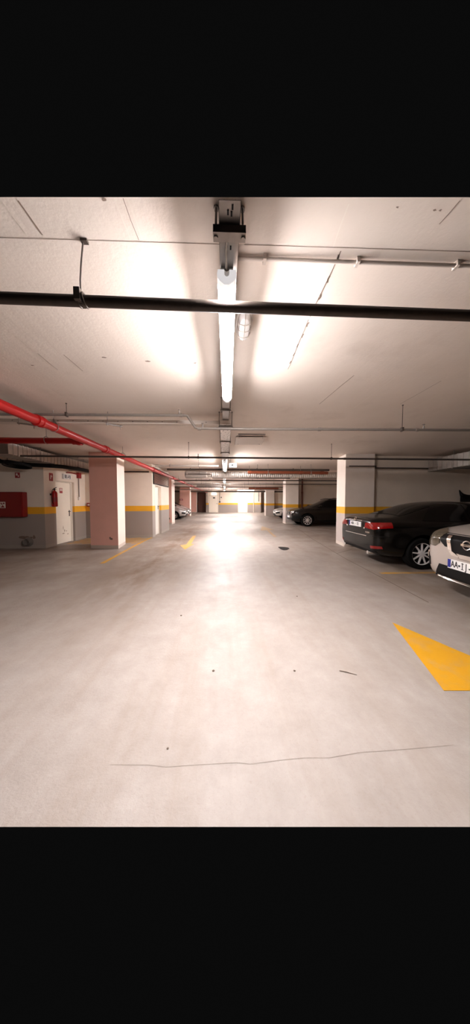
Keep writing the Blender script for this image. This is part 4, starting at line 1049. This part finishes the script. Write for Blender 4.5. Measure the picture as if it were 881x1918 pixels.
# --- dark SUV behind the nearest white pillar --------------------------
L = 4.46
BT = suv_table(L, .91, 1.60, 1.06, .90, 3.30)
bp = []
F = dict(side=1, xr=(L-1.0, L+.1), nmin=.02)
bp += both('headlamp', M['headlamp_bright'], 'x', [(.38, .72), (.38, .83), (.52, .86), (.70, .865), (.70, .77), (.56, .705)], off=.012, **F)
bp += both('kidney_grille', M['black'], 'x', [(.04, .66), (.06, .84), (.30, .85), (.30, .68)], off=.012, **F)
bp += both('grille_chrome', M['chrome'], 'x', [(.03, .845), (.31, .855), (.31, .87), (.03, .86)], off=.014, **F)
bp += both('grille_chrome', M['chrome'], 'x', [(.02, .655), (.045, .655), (.06, .86), (.035, .86)], off=.014, **F)
bp += [('lower_intake', M['black'], 'x', 1, [(-.62, .36), (.62, .36), (.66, .50), (-.66, .50)], dict(xr=(L-.8, L+.1), off=.006))]
bp += both('fog_lamp', M['black'], 'x', [(.66, .44), (.66, .58), (.86, .60), (.86, .46)], off=.008, **F)
bp += [('skid_trim', M['galv_dull'], 'x', 1, [(-.5, .30), (.5, .30), (.5, .345), (-.5, .345)], dict(xr=(L-.8, L+.1), off=.012))]
bp += [('windshield', M['glass'], 'z', 1, [(L-2.12, -.56), (3.24, -.64), (3.24, .64), (L-2.12, .56)])]
for poly in ([(.62, 1.11), (.72, 1.42), (1.30, 1.47), (1.40, 1.09)], [(1.46, 1.09), (1.36, 1.47), (2.1, 1.49), (2.13, 1.08)], [(2.2, 1.08), (2.17, 1.49), (2.42, 1.44), (3.0, 1.08)]):
    bp += both('side_window', M['glass'], 'y', poly, nmin=.08)
for xx in (1.43, 2.17, 3.05): bp += both('door_seam', M['black'], 'y', [(xx-.004, .34), (xx+.004, .34), (xx+.004, 1.03), (xx-.004, 1.03)], off=.002)
bp += both('sill_trim', M['black'], 'y', [(1.2, .22), (3.2, .22), (3.2, .34), (1.2, .34)], off=.01)
bmw, pt = make_car('suv_car', 'dark brown-black suv between the two white pillars, nose to the lane', (3.70+L, 14.38, 0), PI, BT, M['paint_brown'], (.85, 3.60), 10, bp, tyre=.345, rim=.245)
plate(bmw, L+.004, .53, 1, [])
for s in (-1, 1):
    b = MB(); loft(b, [[(2.9+.10*math.cos(a), s*.88, 1.10+.05*math.sin(a)) for a in [2*PI*i/14 for i in range(14)]], [(2.9+.11*math.cos(a), s*1.0, 1.13+.08*math.sin(a)) for a in [2*PI*i/14 for i in range(14)]], [(2.92+.08*math.cos(a), s*1.07, 1.13+.05*math.sin(a)) for a in [2*PI*i/14 for i in range(14)]]])
    b.build('mirror', M['paint_brown'], bmw, True)
b = MB()
for s in (-1, 1): b.tube([(.75, s*.58, 1.50), (.95, s*.60, 1.575), (2.0, s*.61, 1.60), (2.3, s*.60, 1.53)], .018, 8)
b.build('roof_rail', M['black'], bmw, True)

# --- small hatchbacks ---------------------------------------------------
def hatch_table(L, W, H, hl=1.12, up=0.):
    k = W
    return [
 (.00, .70*k, .48, .88, .64*k, .54*k, .97, .03), (.03, .82*k, .36, .94, .72*k, .58*k, 1.12, .04), (.12, .92*k, .28, .96, .78*k, .60*k, 1.28, .06), (.42, .97*k, .24, .98, .82*k, .62*k, H*.96, .07),
 (.95, k, .21, .98, .84*k, .64*k, H, .07), (1.6, k, .2, .97, .85*k, .65*k, H*.995, .07), (L-hl-.93, k, .2, .96, .85*k, .64*k, H*.955, .07), (L-hl-.43, k, .2, .95, .85*k, .66*k, H*.80+up*.5, .06),
 (L-hl, k, .2, .93+up, .86*k, .72*k, .985+up, .04), (L-hl*.64, .98*k, .21, .86+up, .86*k, .74*k, .92+up, .03), (L-.36, .95*k, .22, .79, .82*k, .70*k, .86, .03), (L-.15, .89*k, .24, .72, .76*k, .64*k, .78, .03),
 (L-.04, .78*k, .28, .66, .66*k, .54*k, .71, .03), (L, .64*k, .35, .60, .54*k, .44*k, .64, .02)]
def hatch(label, loc, rot, paint, H, txt, L=4.0, name='hatchback_car', hl=1.12, up=0.):
    T = hatch_table(L, .86, H, hl, up); F = dict(side=1, xr=(L-1.0, L+.1), nmin=.02); h = []
    h += both('headlamp', M['headlamp_bright'], 'x', [(.42, .66), (.46, .745), (.66, .82), (.83, .86), (.82, .74), (.62, .66)], off=.012, **F)
    h += [('grille', M['black'], 'x', 1, [(-.40, .60), (.40, .60), (.46, .69), (-.46, .69)], dict(xr=(L-.7, L+.1), off=.006))]
    h += [('lower_intake', M['black'], 'x', 1, [(-.55, .30), (.55, .30), (.42, .46), (-.42, .46)], dict(xr=(L-.7, L+.1), off=.006))]
    h += both('fog_lamp', M['black'], 'x', [(.60, .40), (.62, .54), (.80, .58), (.80, .46)], off=.008, **F)
    h += [('lower_skirt', M['black'], 'x', 1, [(-.85, .18), (.85, .18), (.85, .27), (-.85, .27)], dict(xr=(L-.9, L+.1), off=.005, nmin=-.5))]
    h += [('windshield', M['glass'], 'z', 1, [(L-hl-.90, -.54), (L-hl-.04, -.62), (L-hl-.04, .62), (L-hl-.90, .54)])]
    for poly in ([(.50, 1.04), (.60, H-.17), (1.25, H-.12), (1.30, 1.02)], [(1.37, 1.02), (1.32, H-.12), (L-hl-.93, H-.15), (L-hl-.26, 1.0)]):
        h += both('side_window', M['glass'], 'y', poly, nmin=.08)
    for xx in (1.33, 2.7): h += both('door_seam', M['black'], 'y', [(xx-.004, .3), (xx+.004, .3), (xx+.004, .95), (xx-.004, .95)], off=.002)
    r, p = make_car(name, label, loc, rot, T, paint, (.70, L-.82), 8, h, tyre=.31, rim=.20)
    plate(r, L+.002, .50, 1, txt)
    for s in (-1, 1):
        b = MB(); loft(b, [[(L-1.45+.08*math.cos(a), s*.82, 1.02+.05*math.sin(a)) for a in [2*PI*i/12 for i in range(12)]], [(L-1.45+.09*math.cos(a), s*.93, 1.04+.07*math.sin(a)) for a in [2*PI*i/12 for i in range(12)]], [(L-1.43+.06*math.cos(a), s*.99, 1.04+.04*math.sin(a)) for a in [2*PI*i/12 for i in range(12)]]])
        b.build('mirror', paint, r, True)
    return r
hatch('pearl white hatchback peeking out beyond the second white pillar', (3.98+4.0, 20.3, 0), PI, M['paint_white'], 1.50, [])
hatch('silver hatchback in the left bay, nearer of the two silver cars', (-3.33-4.0, 19.95, 0), 0, M['paint_silver'], 1.62, [], hl=.74, up=.05)
hatch('silver grey hatchback in the left bay, behind the nearer silver car', (-3.42-4.0, 22.25, 0), 0, M['paint_silver'], 1.60, [], hl=.72, up=.05)
wall_sign('bay_sign', 'small red sign on the pink pillar above the silver cars', -4.62, -4.30, 23.43, 23.449, 1.53, 1.68, 'y', M['red_sign'], [(.2, .3, .8, .6)])

# ================================================================ WORLD, CAMERA, VIEW
w = bpy.data.worlds.new('World'); SC.world = w; w.use_nodes = True
w.node_tree.nodes['Background'].inputs[0].default_value = (.00048, .00048, .00048, 1)
w.node_tree.nodes['Background'].inputs[1].default_value = 1.0
cd = bpy.data.cameras.new('Camera'); cam = bpy.data.objects.new('Camera', cd); COL.objects.link(cam)
cd.sensor_fit = 'VERTICAL'; cd.sensor_height = 36.0; cd.lens = 450.0 / 1918 * 36.0; cd.clip_start = .02; cd.clip_end = 200
th, p = .032, math.atan(19/450.)
fwv = Vector((math.sin(th)*math.cos(p), math.cos(th)*math.cos(p), -math.sin(p)))
cam.location = (0, 0, 1.40); cam.rotation_euler = fwv.to_track_quat('-Z', 'Y').to_euler()
SC.camera = cam
vs = SC.view_settings
SC.display_settings.display_device = 'sRGB'
vs.view_transform = 'Standard'; vs.look = 'None'; vs.gamma = 1; vs.use_curve_mapping = False; vs.exposure = 2.74
try:
    SC.cycles.use_denoising = True
    SC.cycles.max_bounces = 12; SC.cycles.diffuse_bounces = 8; SC.cycles.sample_clamp_indirect = 8
except Exception: pass
